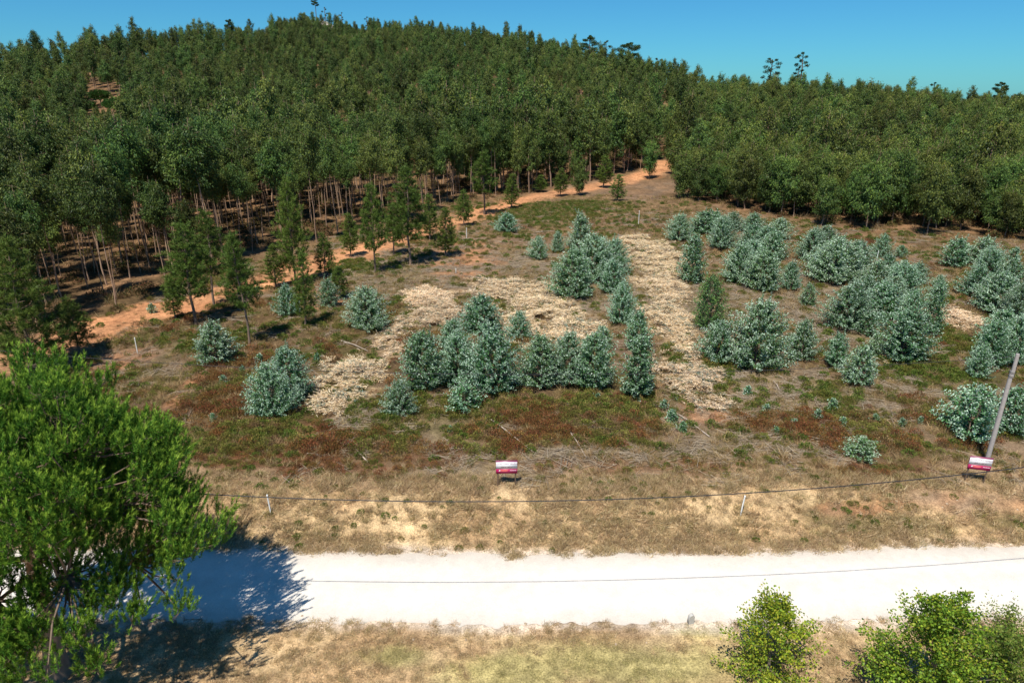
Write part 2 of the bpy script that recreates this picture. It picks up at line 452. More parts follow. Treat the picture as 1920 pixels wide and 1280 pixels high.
def scatter(name, pts, col, nvar, sc, label, cat, rng, tilt=0.0, idx=None, scz=None):
    n = len(pts)
    me = bpy.data.meshes.new(name)
    me.vertices.add(n); me.vertices.foreach_set('co', np.asarray(pts, np.float32).ravel())
    def attr(nm, tp, v, key='value'):
        a = me.attributes.new(nm, tp, 'POINT'); a.data.foreach_set(key, v.ravel())
    rot = np.stack([tilt * rng.standard_normal(n), tilt * rng.standard_normal(n), rng.uniform(0, 6.283, n)], 1)
    sc = np.broadcast_to(sc, (n,)); scz = sc if scz is None else scz
    attr('rot', 'FLOAT_VECTOR', rot.astype(np.float32), 'vector')
    attr('scl', 'FLOAT_VECTOR', np.stack([sc, sc, scz], 1).astype(np.float32), 'vector')
    attr('idx', 'INT', (rng.integers(0, nvar, n) if idx is None else np.asarray(idx)).astype(np.int32))
    o = obj(name, me)
    ng = bpy.data.node_groups.new(name + '_nodes', 'GeometryNodeTree')
    ng.interface.new_socket('Geometry', in_out='INPUT', socket_type='NodeSocketGeometry')
    ng.interface.new_socket('Geometry', in_out='OUTPUT', socket_type='NodeSocketGeometry')
    N, Lk = ng.nodes, ng.links
    gi, go = N.new('NodeGroupInput'), N.new('NodeGroupOutput')
    ci = N.new('GeometryNodeCollectionInfo'); ci.inputs['Collection'].default_value = col
    ci.inputs['Separate Children'].default_value = True; ci.inputs['Reset Children'].default_value = True
    ip = N.new('GeometryNodeInstanceOnPoints'); ip.inputs['Pick Instance'].default_value = True
    def named(nm, tp):
        a = N.new('GeometryNodeInputNamedAttribute'); a.data_type = tp; a.inputs['Name'].default_value = nm
        return a.outputs['Attribute']
    Lk.new(gi.outputs[0], ip.inputs['Points']); Lk.new(ci.outputs[0], ip.inputs['Instance'])
    Lk.new(named('idx', 'INT'), ip.inputs['Instance Index'])
    e2r = N.new('FunctionNodeEulerToRotation')
    Lk.new(named('rot', 'FLOAT_VECTOR'), e2r.inputs[0]); Lk.new(e2r.outputs[0], ip.inputs['Rotation'])
    Lk.new(named('scl', 'FLOAT_VECTOR'), ip.inputs['Scale'])
    Lk.new(ip.outputs[0], go.inputs[0])
    md = o.modifiers.new('scatter', 'NODES'); md.node_group = ng
    return tag(o, label, cat, kind='stuff')

# ------------------------------------------------------------------ eucalyptus
EUC_PAL = [(0.048, 0.080, 0.021), (0.074, 0.120, 0.026), (0.108, 0.160, 0.032), (0.050, 0.090, 0.034)]
EUC_TIP = np.array([0.24, 0.285, 0.042])
def eucalyptus(seed, h=14.5, cb=0.45, rmax=1.5, nleaf=3600, ls=0.36, nbr=46, trunk_r=0.085, pal=EUC_PAL, tip=EUC_TIP, lowleaf=0):
    rng = np.random.default_rng(seed)
    tm, cm = MB(), MB()
    k = 8
    t = np.linspace(0, 1, k)
    bend = np.cumsum(rng.normal(0, 0.09, (k, 2)), 0); bend -= bend[0]
    tp = np.stack([bend[:, 0], bend[:, 1], t * h * 0.90 - 0.15], 1)
    bc = np.array([0.36, 0.235, 0.155]) * rng.uniform(0.75, 1.2)
    tube(tm, tp, trunk_r * (1 - 0.9 * t) + 0.006, 6, bc)
    def at(f): return np.stack([np.interp(f, t, tp[:, j]) for j in range(3)], -1)
    prof = lambda q: np.where(q < 0.33, 0.55 + 0.45 * np.sin(q / 0.33 * math.pi / 2), (1 - (q - 0.33) / 0.67) ** 0.70 * 0.94 + 0.06)
    A0, D0, L0 = [], [], []
    lump = rng.uniform(0.6, 1.25, 12)
    for b in range(nbr):
        q = (b + rng.uniform(0, 1)) / nbr
        f = cb + (1 - cb) * q * 0.985
        a = b * 2.4 + rng.normal(0, 0.5)
        ln = rmax * prof(np.array(q)) * rng.uniform(0.65, 1.2) * lump[int((a % 6.283) / 6.283 * 6) + (6 if q > 0.5 else 0)]
        up = rng.uniform(0.5, 1.1)
        d = np.array([math.cos(a), math.sin(a), up]); p0 = at(f - 0.035)
        p1 = p0 + d * ln * 0.55; p2 = p0 + np.array([math.cos(a), math.sin(a), up * 0.7]) * ln
        tube(tm, [p0, p1, p2], [0.028, 0.017, 0.006], 3, bc * 0.75)
        A0.append(p0); D0.append(p2 - p0); L0.append(max(ln, 0.15))
    for b in range(7):      # dead stubs below the crown
        f = cb * rng.uniform(0.35, 1); a = rng.uniform(0, 6.28); p0 = at(f)
        tube(tm, [p0, p0 + np.array([math.cos(a), math.sin(a), 0.2]) * rng.uniform(0.3, 0.9)], [0.014, 0.005], 3, bc * 0.7)
    A0, D0, L0 = np.array(A0), np.array(D0), np.array(L0)
    bi = rng.choice(nbr, nleaf, p=L0 / L0.sum())
    s = rng.uniform(0.2, 1.08, nleaf) ** 0.8
    # leaves hang in sprays
    spr = rng.normal(0, 0.30, (nbr * 4, 3)); sp = spr[bi * 4 + rng.integers(0, 4, nleaf)]
    C = A0[bi] + D0[bi] * s[:, None] + sp * 1.0 + rng.normal(0, 0.15, (nleaf, 3)); C[:, 2] -= rng.exponential(0.14, nleaf)
    A = np.array([0, 0, -0.9])[None] + 0.4 * unit(D0[bi]) + 0.5 * rand_dir(nleaf, rng)
    q = (C[:, 2] / h - cb) / (1 - cb)
    col = pick(pal, nleaf, rng, 0.22)
    tt = np.clip(sstep(0.45, 1.05, q) * 0.55 + 0.22 * rng.standard_normal(nleaf), 0, 0.9)[:, None]
    col = col * (1 - tt) + tip * tt
    leaves(cm, C, A, rand_dir(nleaf, rng), ls * rng.uniform(0.6, 1.2, nleaf), ls * 0.36 * rng.uniform(0.7, 1.2, nleaf), col)
    return tm, cm

def both(name, tm, cm):
    return tm.mesh(name + '_trunk', M_BARK, True), cm.mesh(name + '_crown', M_EUC)
TALL = [both('tall_eucalyptus', *eucalyptus(100 + k, h=h_, cb=c_, rmax=r_, nleaf=n_, trunk_r=.066, nbr=40, ls=.25)) for k, (h_, c_, r_, n_) in enumerate(
    [(14.5, .62, 1.45, 6800), (15.2, .66, 1.35, 6200), (13.6, .60, 1.5, 6800), (14.8, .68, 1.25, 5600), (13.0, .58, 1.25, 5600), (15.8, .60, 1.7, 7800), (14.0, .66, 1.2, 5200), (11.5, .55, 1.1, 4800)])]
LOW = [both('low_eucalyptus', *eucalyptus(200 + k, h=h_, cb=c_, rmax=r_, nleaf=n_, nbr=52, trunk_r=0.075, ls=.27)) for k, (h_, c_, r_, n_) in enumerate(
    [(9.2, .27, 1.75, 8600), (8.6, .24, 1.7, 8200), (9.8, .30, 1.75, 8600), (7.8, .20, 1.5, 7200), (9.0, .26, 1.9, 9000)])]
def merged(tm, cm, name):
    m = MB()
    for src, mi in ((tm, 0), (cm, 1)):
        off = m.n
        m.V += src.V; m.C += src.C
        m.P += [p + off for p in src.P]; m.M += [np.full(len(p), mi) for p in src.P]; m.n += src.n
    return m.mesh(name, [M_BARK, M_EUC])
FAR = [merged(*eucalyptus(300 + k, h=h_, cb=c_, rmax=r_, nleaf=3900, ls=0.35, nbr=38, trunk_r=0.1), 'far_eucalyptus') for k, (h_, c_, r_) in enumerate(
    [(14, .40, 1.7), (13, .36, 1.8), (15, .45, 1.65), (13.5, .42, 1.9), (12.5, .34, 1.6), (14.5, .42, 1.75)])]
GREY_PAL = [(0.10, 0.15, 0.11), (0.14, 0.19, 0.15), (0.07, 0.11, 0.07)]
FARLOW = [merged(*eucalyptus(340 + k, h=h_, cb=.12, rmax=r_, nleaf=4200, ls=0.34, nbr=44, trunk_r=0.08), 'far_low_eucalyptus') for k, (h_, r_) in enumerate(
    [(9, 1.8), (8, 1.8), (9.5, 1.9), (8.5, 2.0)])]
FARGREY = [merged(*eucalyptus(360 + k, h=5.0, cb=.1, rmax=1.5, nleaf=1900, ls=0.32, nbr=30, trunk_r=0.06, pal=GREY_PAL, tip=np.array([.16, .2, .15])), 'far_grey_eucalyptus') for k in range(2)]
far_col = source('wood_source', FAR + FARLOW + FARGREY)

rng = np.random.default_rng(5)
def jgrid(x0, x1, y0, y1, d, j=0.36):
    a, b = np.meshgrid(np.arange(x0, x1, d), np.arange(y0, y1, d))
    a = a.ravel() + rng.uniform(-j, j, a.size) * d; b = b.ravel() + rng.uniform(-j, j, b.size) * d
    return a, b
xa, ya = jgrid(-170, 170, 48, 170, 2.9)
xb, yb = jgrid(-560, 560, 60, 720, 5.1)
s_b = np.hypot(xb, yb); s_a = np.hypot(xa, ya)
xs = np.concatenate([xa[s_a < 165], xb[s_b >= 165]]); ys = np.concatenate([ya[s_a < 165], yb[s_b >= 165]])
az = np.arctan2(xs, ys); ss = np.hypot(xs, ys)
keep = (ys > edge_y(xs, ys) + rng.uniform(-1.5, 2.5, len(xs))) & (np.abs(az) < 0.80)
keep &= ss < np.interp(az, _az, _D) + 22
keep &= pdist(TRACK, xs, ys) > 3.0
keep &= (zone(Z_CLEAR, xs, ys, 0.25, 0.2) < 0.5) | (rng.uniform(0, 1, len(xs)) < .35)
_r = ray(610, 42); _a = math.atan2(_r[0], _r[1])
keep &= ~((np.abs(az - _a) < .020) & (ss > 545) & (ss < 595))
# thinner wood here and there
keep &= (fbm(xs, ys, 18, 71) > 0.36) | (rng.uniform(0, 1, len(xs)) < 0.40)
keep &= rng.uniform(0, 1, len(xs)) < .93
xs, ys, az, ss = xs[keep], ys[keep], az[keep], ss[keep]
zs = H(xs, ys)
upx, upy, udz = project(xs, ys, zs)
ppx = np.interp(az, _az, [r[0] for r in SKY])
lowf = sstep(1190, 1330, ppx + 90 * (fbm(xs, ys, 30, 73) - 0.5))
ridge = ss / np.interp(az, _az, _D)
summit = ((ppx > 470) & (ppx < 690) & (ridge > 0.90))
is_low = rng.uniform(0, 1, len(xs)) < np.where(lowf > .9, 1.0, lowf)
vis = (upx > -60) & (upx < 1980)
order = np.argsort(np.where(vis, ss, 1e9))
indiv = np.zeros(len(xs), bool)
indiv[[i for i in order if not is_low[i]][:260]] = True
indiv[[i for i in order if is_low[i]][:120]] = True
for i in np.nonzero(indiv)[0]:
    low = is_low[i]
    V_ = LOW if low else TALL
    tmesh, cmesh = V_[rng.integers(len(V_))]
    s = float(np.clip(rng.normal(.96, .13), .66, 1.2))
    th = thing('eucalyptus_tree',
               'bushy low eucalyptus at the forest edge behind the blue-green saplings on the right' if low else
               'tall slender eucalyptus with bare trunk in the front rows behind the orange track',
               'tree', (xs[i], ys[i], zs[i]), rng.uniform(0, 6.28), (s * rng.uniform(.9, 1.15), s * rng.uniform(.9, 1.15), s),
               'low eucalyptus along the right forest edge' if low else 'tall eucalyptus in the front rows', (rng.normal(0, .02), rng.normal(0, .02)))
    obj('trunk', tmesh, th); obj('crown', cmesh, th)
f = ~indiv
idx = np.where(is_low, 6 + rng.integers(0, 4, len(xs)), rng.integers(0, 6, len(xs)))
idx = np.where(summit, 10 + rng.integers(0, 2, len(xs)), idx)
scl = np.where(rng.uniform(0, 1, len(xs)) < .05, 1.4, np.clip(rng.normal(0.92, .18, len(xs)), .5, 1.3)) * (0.85 + 0.35 * fbm(xs, ys, 30, 75)) * np.where(summit, 0.9, 1.0)
# trees on the low ground before the left clearing stay short, so the clearing shows over them
Dc = math.hypot(*ground(215, 184)[:2])
tpx, tpy, _ = project(xs, ys, zs + 14 * scl)
lim = ((upx > 178) & (upx < 248) & (ss < Dc - 4) & (ss > 90))
zlim = CAM_H + ss * (ray(215, 196)[2] / np.hypot(*ray(215, 196)[:2])) - zs
scl = np.where(lim, np.minimum(scl, np.clip(zlim / 14.0, .25, 1.3)), scl)
print('WOOD', f.sum(), indiv.sum())
scatter('eucalyptus_wood', np.stack([xs, ys, zs], 1)[f], far_col, 12, scl[f], 'dense dark green eucalyptus wood covering the hillside behind the front rows', 'wood', rng, 0.02, idx[f], scl[f] * rng.uniform(0.85, 1.1, f.sum()))

# ------------------------------------------------------------------ generic low plants for ground cover
def grass_patch(seed, r=0.3, n=70, h=0.2, pal=((0.50, 0.37, 0.19), (0.42, 0.29, 0.14), (0.58, 0.46, 0.26), (0.33, 0.22, 0.11)), w=0.012, lean=0.9, mat=None):
    g = np.random.default_rng(seed); m = MB()
    a = g.uniform(0, 6.283, n); d = r * np.sqrt(g.uniform(0, 1, n))
    C = np.stack([np.cos(a) * d, np.sin(a) * d, np.full(n, -0.01)], 1)
    A = rand_dir(n, g) * lean; A[:, 2] = np.abs(A[:, 2]) * 0.6 + 0.35
    blades(m, C, A, rand_dir(n, g), h * g.uniform(0.5, 1.35, n), w * g.uniform(0.7, 1.5, n), pick(pal, n, g))
    return m.mesh('grass_patch', mat or M_DRY)

def heath_clump(seed, r=0.35, h=0.35, n=220, pal=(), ls=0.085, mat=None, wd=0.5):
    g = np.random.default_rng(seed); m = MB()
    d = rand_dir(n, g); d[:, 2] = np.abs(d[:, 2])
    q = g.uniform(0.45, 1.0, n)[:, None] ** 0.5
    bump = 0.75 + 0.5 * vnoise(np.arctan2(d[:, 1], d[:, 0]) * 2 + 9, d[:, 2] * 3, 1.0, seed)[:, None]
    C = d * q * bump * np.array([r, r, h])
    A = d * np.array([0.6, 0.6, 1.0]) + 0.6 * rand_dir(n, g) + np.array([0, 0, 0.4])
    leaves(m, C, A, rand_dir(n, g), ls * g.uniform(0.6, 1.4, n), ls * wd * g.uniform(0.6, 1.2, n), pick(pal, n, g, 0.25))
    for k in range(5):
        a = g.uniform(0, 6.28); e = np.array([math.cos(a) * r * .7, math.sin(a) * r * .7, h * .8])
        tube(m, [np.array([0, 0, -.03]), e * .5, e], [.012, .008, .004], 3, (0.14, 0.09, 0.06))
    return m.mesh('heath_clump', mat or M_HEATH)

def twig_bundle(seed, n=12, L=1.1, pal=((0.34, 0.27, 0.19), (0.26, 0.19, 0.12), (0.44, 0.36, 0.26))):
    g = np.random.default_rng(seed); m = MB()
    base = g.uniform(0, 3.14)
    for k in range(n):
        a = base + g.normal(0, 0.7); ln = L * g.uniform(0.35, 1.3)
        c = np.array([g.normal(0, .3), g.normal(0, .3), g.uniform(0.01, 0.12)])
        d = np.array([math.cos(a), math.sin(a), g.normal(0, .07)])
        mid = c + np.array([g.normal(0, .05), g.normal(0, .05), g.uniform(0, .06)])
        tube(m, [c - d * ln / 2, mid, c + d * ln / 2], [.013, .010, .004], 3, np.array(pal[g.integers(len(pal))]) * g.uniform(.8, 1.2))
        for q in range(3):
            s = c + d * ln * g.uniform(-.2, .45); b = d + np.array([g.normal(0, .6), g.normal(0, .6), g.uniform(0, .3)])
            tube(m, [s, s + b * ln * .18], [.006, .003], 3, np.array(pal[g.integers(len(pal))]))
    return m.mesh('twig_bundle', M_TWIG)

STRAW = ((0.54, 0.395, 0.215), (0.43, 0.30, 0.155), (0.64, 0.50, 0.30), (0.27, 0.18, 0.095), (0.36, 0.26, 0.13))
GRN = ((0.12, 0.18, 0.03), (0.16, 0.22, 0.038), (0.085, 0.14, 0.025), (0.21, 0.24, 0.055))
OLIVE = ((0.16, 0.17, 0.035), (0.21, 0.20, 0.042), (0.12, 0.14, 0.028), (0.28, 0.235, 0.065))
RUST = ((0.22, 0.095, 0.032), (0.28, 0.125, 0.045), (0.17, 0.085, 0.028), (0.15, 0.12, 0.032), (0.36, 0.18, 0.07), (0.19, 0.075, 0.03))
BROWN = ((0.27, 0.165, 0.08), (0.20, 0.125, 0.055), (0.34, 0.22, 0.11), (0.16, 0.12, 0.04))
GREYB = ((0.27, 0.19, 0.14), (0.20, 0.14, 0.10), (0.34, 0.25, 0.19))
c_dry = source('dry_grass_source', [grass_patch(k, 0.30, 80, 0.20 + 0.07 * (k % 3), STRAW, 0.017) for k in range(4)] + [grass_patch(20 + k, 0.3, 80, 0.13, ((0.30, 0.27, 0.10), (0.22, 0.22, 0.07), (0.42, 0.35, 0.17))) for k in range(2)])
c_tall = source('tall_dry_grass_source', [grass_patch(40 + k, 0.22, 60, 0.5, ((0.42, 0.29, 0.14), (0.34, 0.22, 0.10), (0.50, 0.37, 0.20), (0.27, 0.19, 0.09)), 0.018, 0.8) for k in range(3)] + [grass_patch(50 + k, 0.22, 50, 0.42, OLIVE + BROWN, 0.014, 0.8) for k in range(2)])
c_heath = source('heath_source', [heath_clump(60 + k, .42, .40, 300, RUST, .075) for k in range(3)] + [heath_clump(70 + k, .40, .34, 280, BROWN, .08) for k in range(2)] + [heath_clump(80 + k, .4, .36, 280, OLIVE, .08) for k in range(2)])
c_green = source('weed_source', [heath_clump(90 + k, .40, .30, 240, GRN, .11, M_BROAD, 0.6) for k in range(3)] + [heath_clump(95 + k, .42, .34, 260, OLIVE, .1, M_BROAD, 0.6) for k in range(2)])
c_twig = source('twig_source', [twig_bundle(110 + k) for k in range(5)])
c_under = source('undergrowth_source', [heath_clump(120 + k, .7, .6, 260, ((0.16, 0.085, 0.035), (0.11, 0.09, 0.03), (0.06, 0.08, 0.02), (0.22, 0.13, 0.06)), .16) for k in range(3)] + [grass_patch(130 + k, 0.5, 70, 0.8, BROWN + STRAW[:2], 0.03) for k in range(2)])

def sample(n, x0, x1, y0, y1, dens, seed):
    g = np.random.default_rng(seed)
    a, b = g.uniform(x0, x1, n), g.uniform(y0, y1, n)
    # keep to what lies in or near the field of view
    k = np.abs(a) < b * 0.86 + 4
    a, b = a[k], b[k]
    p = dens(a, b)
    k = g.uniform(0, 1, len(a)) < p
    a, b = a[k], b[k]
    return np.stack([a, b, H(a, b)], 1), g
def off_road(a, b, m=0.0): return ((b > road_hi(a) + m) | (b < road_lo(a) - m)).astype(float)
def not_track(a, b): return np.maximum(.07, sstep(1.4, 2.9, pdist(TRACK, a, b) + 2.2 * (fbm(a, b, 2.2, 91) - .5)))
def open_land(a, b): return sstep(3, -3, b - edge_y(a, b))
BARE = lambda a, b: 1 - 0.85 * zone(Z_BARE, a, b)

# near verge and bank grass
pts, g = sample(26000, -26, 26, 13, 31.5, lambda a, b: off_road(a, b, -0.05 - 0.5 * np.clip(fbm(a, b, 1.3, 221) - .5, 0, 1)) * (0.25 + 0.75 * sstep(0.3, 0.6, fbm(a, b, 2.4, 95))) * np.where(b > 26, 0.95, 0.8) * BARE(a, b), 401)
gl = (zone(Z_LAWN, pts[:, 0], pts[:, 1], .6, .7) > g.uniform(0.1, 1, len(pts))) | (g.uniform(0, 1, len(pts)) < 0.10)
scatter('dry_grass', pts, c_dry, 6, g.uniform(0.55, 1.25, len(pts)) * np.where(pts[:, 1] < 23, 0.6, 1.0), 'short straw coloured dry grass covering the bank and verges along the white road', 'grass', g, 0.12, np.where(gl, 4 + g.integers(0, 2, len(pts)), g.integers(0, 4, len(pts))))
# tall dry grass of the field and bank crest
pts, g = sample(80000, -75, 75, 27.5, 118, lambda a, b: open_land(a, b) * not_track(a, b) * BARE(a, b) * (0.15 + 0.6 * sstep(0.40, 0.62, fbm(a, b, 5, 97))) * np.where(b < 31, 0.35, 1), 402)
scatter('tall_dry_grass', pts, c_tall, 5, g.uniform(0.5, 1.2, len(pts)), 'tufts of taller dry grass scattered over the cleared field', 'grass', g, 0.15)
# heather
pts, g = sample(90000, -70, 70, 31, 112, lambda a, b: open_land(a, b) * not_track(a, b) * BARE(a, b) * np.clip(0.24 * sstep(.35, .65, fbm(a, b, 4, 98)) * sstep(100, 50, b) + 0.95 * zone(Z_HEATH, a, b, .55, .9) + 0.5 * zone(Z_RUST, a, b) - 0.3 * zone(Z_LITTER, a, b) - 0.45 * sstep(.52, .66, fbm(a, b, 3.2, 181)), 0, 1), 403)
rz_ = 0.3 * zone(Z_RUST, pts[:, 0], pts[:, 1]) + 0.2 * zone(Z_HEATH, pts[:, 0], pts[:, 1]) + sstep(.42, .56, fbm(pts[:, 0], pts[:, 1], 2.6, 99)) - .15
hi_ = np.where(g.uniform(0, 1, len(pts)) < rz_, g.integers(0, 3, len(pts)), np.where(g.uniform(0, 1, len(pts)) < .3, 3 + g.integers(0, 2, len(pts)), 5 + g.integers(0, 2, len(pts))))
scatter('heather', pts, c_heath, 7, g.uniform(0.45, 1.25, len(pts)) * np.where(pts[:, 1] < 33.5, .6, 1), 'rust brown and olive heather clumps over the cleared field', 'heather', g, 0.12, hi_)
# green weeds and bramble
pts, g = sample(60000, -70, 70, 20, 112, lambda a, b: open_land(a, b) * not_track(a, b) * off_road(a, b, .2) * np.clip(0.07 + 0.06 * sstep(30.2, 31, b) * sstep(34, 32.5, b) + 0.85 * zone(Z_GREEN, a, b, .4, .7) + 0.25 * sstep(.5, .7, fbm(a, b, 6, 101)), 0, 1) * np.where(b < 24, .06, np.where(b < 29, .5, 1)), 404)
scatter('green_weeds', pts, c_green, 5, g.uniform(0.4, 1.1, len(pts)) * np.where(pts[:, 1] < 33, .55, 1), 'low green bramble and weeds in patches over the cleared field', 'weeds', g, 0.12)
# grey twigs left by the clearing
pts, g = sample(14000, -65, 65, 30.5, 105, lambda a, b: open_land(a, b) * not_track(a, b) * np.clip(0.22 + 0.8 * zone(Z_LITTER, a, b), 0, 1) * (1 - .6 * zone(Z_HEATH, a, b)), 405)
scatter('twig_litter', pts, c_twig, 5, g.uniform(0.5, 1.4, len(pts)), 'grey twigs and thin cut branches littering the cleared field', 'twigs', g, 0.05)
# forest floor scrub
pts, g = sample(14000, -120, 120, 50, 190, lambda a, b: sstep(-1, 3, b - edge_y(a, b)) * sstep(60, 20, b - edge_y(a, b)) * not_track(a, b) * (0.25 + .6 * sstep(.4, .6, fbm(a, b, 7, 103))), 406)
scatter('forest_scrub', pts, c_under, 5, g.uniform(0.5, 1.5, len(pts)), 'brown fern and low scrub under the eucalyptus trunks', 'scrub', g, 0.1)

# stones on the bare bank and along the road
def stone(seed):
    g = np.random.default_rng(seed); m = MB()
    t = (1 + 5 ** .5) / 2
    V = unit(np.array([[-1, t, 0], [1, t, 0], [-1, -t, 0], [1, -t, 0], [0, -1, t], [0, 1, t], [0, -1, -t], [0, 1, -t], [t, 0, -1], [t, 0, 1], [-t, 0, -1], [-t, 0, 1]], float))
    V *= g.uniform(0.7, 1.2, (12, 1)); V *= np.array([1, .8, .55])
    F = [[0, 11, 5], [0, 5, 1], [0, 1, 7], [0, 7, 10], [0, 10, 11], [1, 5, 9], [5, 11, 4], [11, 10, 2], [10, 7, 6], [7, 1, 8], [3, 9, 4], [3, 4, 2], [3, 2, 6], [3, 6, 8], [3, 8, 9], [4, 9, 5], [2, 4, 11], [6, 2, 10], [8, 6, 7], [9, 8, 1]]
    m.add(V, F, np.array([.5, .38, .26]) * g.uniform(.8, 1.2)); return m.mesh('stone', M_ROCK)
c_stone = source('stone_source', [stone(k) for k in range(4)])
pts, g = sample(16000, -26, 34, 19, 36, lambda a, b: np.clip(0.012 + 0.35 * sstep(.5, .05, np.minimum(np.abs(b - road_hi(a)), np.abs(b - road_lo(a)))) + 0.28 * zone(Z_BARE, a, b) * (b > 28) + .02, 0, 1) * np.maximum(.25, off_road(a, b, -.12)), 407)
scatter('loose_stones', pts, c_stone, 4, 0.015 + g.exponential(0.022, len(pts)).clip(0, .13), 'small loose stones along the road edges and on the bare bank', 'stones', g, 0.4)

# ------------------------------------------------------------------ blue-green eucalyptus saplings
JUV_PAL = [(0.37, 0.50, 0.37), (0.22, 0.36, 0.21), (0.09, 0.20, 0.075), (0.055, 0.14, 0.04), (0.48, 0.61, 0.47)]
JUV_GRN = [(0.10, 0.22, 0.045), (0.14, 0.27, 0.06), (0.08, 0.17, 0.04), (0.20, 0.32, 0.16)]
def sapling(seed, h, w, nshoot, pal, wts, ls=0.15, top=0.5):
    g = np.random.default_rng(seed)
    st, fo = MB(), MB()
    stems = 3
    for k in range(stems):
        a = g.uniform(0, 6.28); e = np.array([math.cos(a) * w * .16, math.sin(a) * w * .16, h * .9])
        tube(st, [[0, 0, -.1], e * np.array([.6, .6, .5]), e], [.035, .022, .006], 5, (.20, .15, .11))
    C, A, B, L, K = [], [], [], [], []
    lump = g.uniform(0.62, 1.25, 10)
    for k in range(nshoot):
        q = (k + g.uniform()) / nshoot
        a = k * 2.39996 + g.normal(0, .3)
        # outline: full from the ground, widest low, tapering to a tip
        r = w / 2 * (np.interp(q, [0, .12, .35, .7, .9, 1], [.82, 1.0, .96, .72, .42, .12])) * lump[int((a % 6.283) / 6.2832 * 10)] * g.uniform(.68, 1.18)
        zt = h * q * .93
        end = np.array([math.cos(a) * r, math.sin(a) * r, zt + .16 * r + .22 * h * top * g.uniform(.1, 1)])
        start = np.array([math.cos(a) * r * .12, math.sin(a) * r * .12, max(.05, zt - .35 * r)])
        d = end - start; ln = np.linalg.norm(d)
        if k % 2 == 0: tube(st, [start, start + d * .5 + np.array([0, 0, .05]), end], [.012, .008, .003], 3, (.30, .20, .15))
        n = max(6, int(ln / 0.062))
        s = np.linspace(.32, 1.0, n)
        P = start + d * s[:, None] + g.normal(0, .05, (n, 3))
        side = unit(np.cross(d, [0, 0, 1]) + 1e-6); nrm = unit(np.cross(side, d))
        for sgn in (-1, 1):
            dirn = side * sgn * np.where(np.arange(n) % 2, 1, .25)[:, None] + nrm * sgn * np.where(np.arange(n) % 2, .25, 1)[:, None] + unit(d) * .55 + g.normal(0, .3, (n, 3)) + np.array([0, 0, .1])
            C.append(P); A.append(dirn); B.append(rand_dir(n, g) + unit(d)[None] * .8); L.append(ls * (1.15 - .55 * s) * g.uniform(.8, 1.3, n))
            K.append(s)
    # a few leaders stand above the rest
    for k in range(7):
        a = g.uniform(0, 6.28); rr = w * g.uniform(.02, .2); zt = h * g.uniform(.72, .92); ln = h * g.uniform(.12, .26)
        st0 = np.array([math.cos(a) * rr, math.sin(a) * rr, zt]); d = np.array([g.normal(0, .18), g.normal(0, .18), 1.]) * ln
        n = max(6, int(ln / .05)); sq = np.linspace(0, 1, n)
        tube(st, [st0, st0 + d], [.012, .004], 3, (.30, .20, .15))
        for sgn in (0, 1, 2):
            C.append(st0 + d * sq[:, None]); A.append(rand_dir(n, g) * [1, 1, .5] + [0, 0, .5]); B.append(rand_dir(n, g)); L.append(ls * (1.1 - .6 * sq) * g.uniform(.8, 1.2, n)); K.append(.55 + .45 * sq)
    C, A, B, L, K = map(np.concatenate, (C, A, B, L, K))
    # grown leaves low on each shoot are green, the young ones at the tips carry the pale bloom; the darker inner green also paints in shade inside the bush
    lc = pick(pal, len(C), g, .2, wts); gc = pick([(.085, .195, .06), (.055, .14, .038), (.15, .28, .125)], len(C), g, .2)
    bl = sstep(.45, .85, K + .16 * g.standard_normal(len(C)))[:, None]
    leaves(fo, C, A, B, L, L * .58, gc * (1 - bl) + lc * bl, 0, .08)
    return st.mesh('sapling_stem', M_TWIG, True), fo.mesh('sapling_foliage', M_JUV)
W1 = [.27, .20, .16, .10, .27]; W2 = [.22, .22, .22, .16, .18]
SAP = {}
for key, args in {'L': [(4.0, 3.6, 300), (4.2, 3.3, 300), (3.8, 3.8, 310)], 'M': [(2.9, 2.6, 190), (3.0, 2.3, 180), (2.8, 2.8, 200)],
                  'T': [(4.0, 2.3, 230), (4.2, 2.2, 230)], 'S': [(1.9, 1.6, 105), (1.8, 1.8, 110)], 'X': [(.7, .8, 34), (.6, .7, 30), (.8, .6, 30)]}.items():
    SAP[key] = [(a[0], a[1]) + sapling(500 + 20 * ord(key) + k, a[0], a[1], a[2], JUV_PAL, W1 if k % 2 == 0 else W2, {'S': .13, 'X': .12}.get(key, .145)) for k, a in enumerate(args)]
SAP['G'] = [(4.0, 2.3) + sapling(991, 4.0, 2.3, 230, JUV_GRN, [.35, .3, .2, .15], .13)]
rng = np.random.default_rng(77)
def put_sapling(px, py, w, h, label, kind=None, group=None, name='eucalyptus_sapling'):
    p = ground(px, py); d = depth(p)
    W_ = 1.06 * w * d / FPX; th = math.atan2(CAM_H - p[2], math.hypot(p[0], p[1]))
    H_ = max(.3, (h * d / FPX - W_ * .30 * math.sin(th)) / math.cos(th))
    if kind is None:
        kind = 'S' if H_ < 2.2 else ('T' if H_ > 1.45 * W_ else ('M' if H_ < 3.3 else 'L'))
    v = SAP[kind][rng.integers(len(SAP[kind]))]
    c = ground(px, py - w * .30 * math.sin(th))
    t = thing(name, label, 'sapling' if name != 'eucalyptus_sprout' else 'sprout', (c[0], c[1], float(H(c[0], c[1]))), rng.uniform(0, 6.28), (W_ / v[1], W_ / v[1], H_ / v[0]), group)
    obj('stem', v[2], t); obj('foliage', v[3], t)
GC = 'crowded blue-green saplings of the right plantation'
LC = 'blue-green sapling merged among its neighbours in the crowded right plantation'
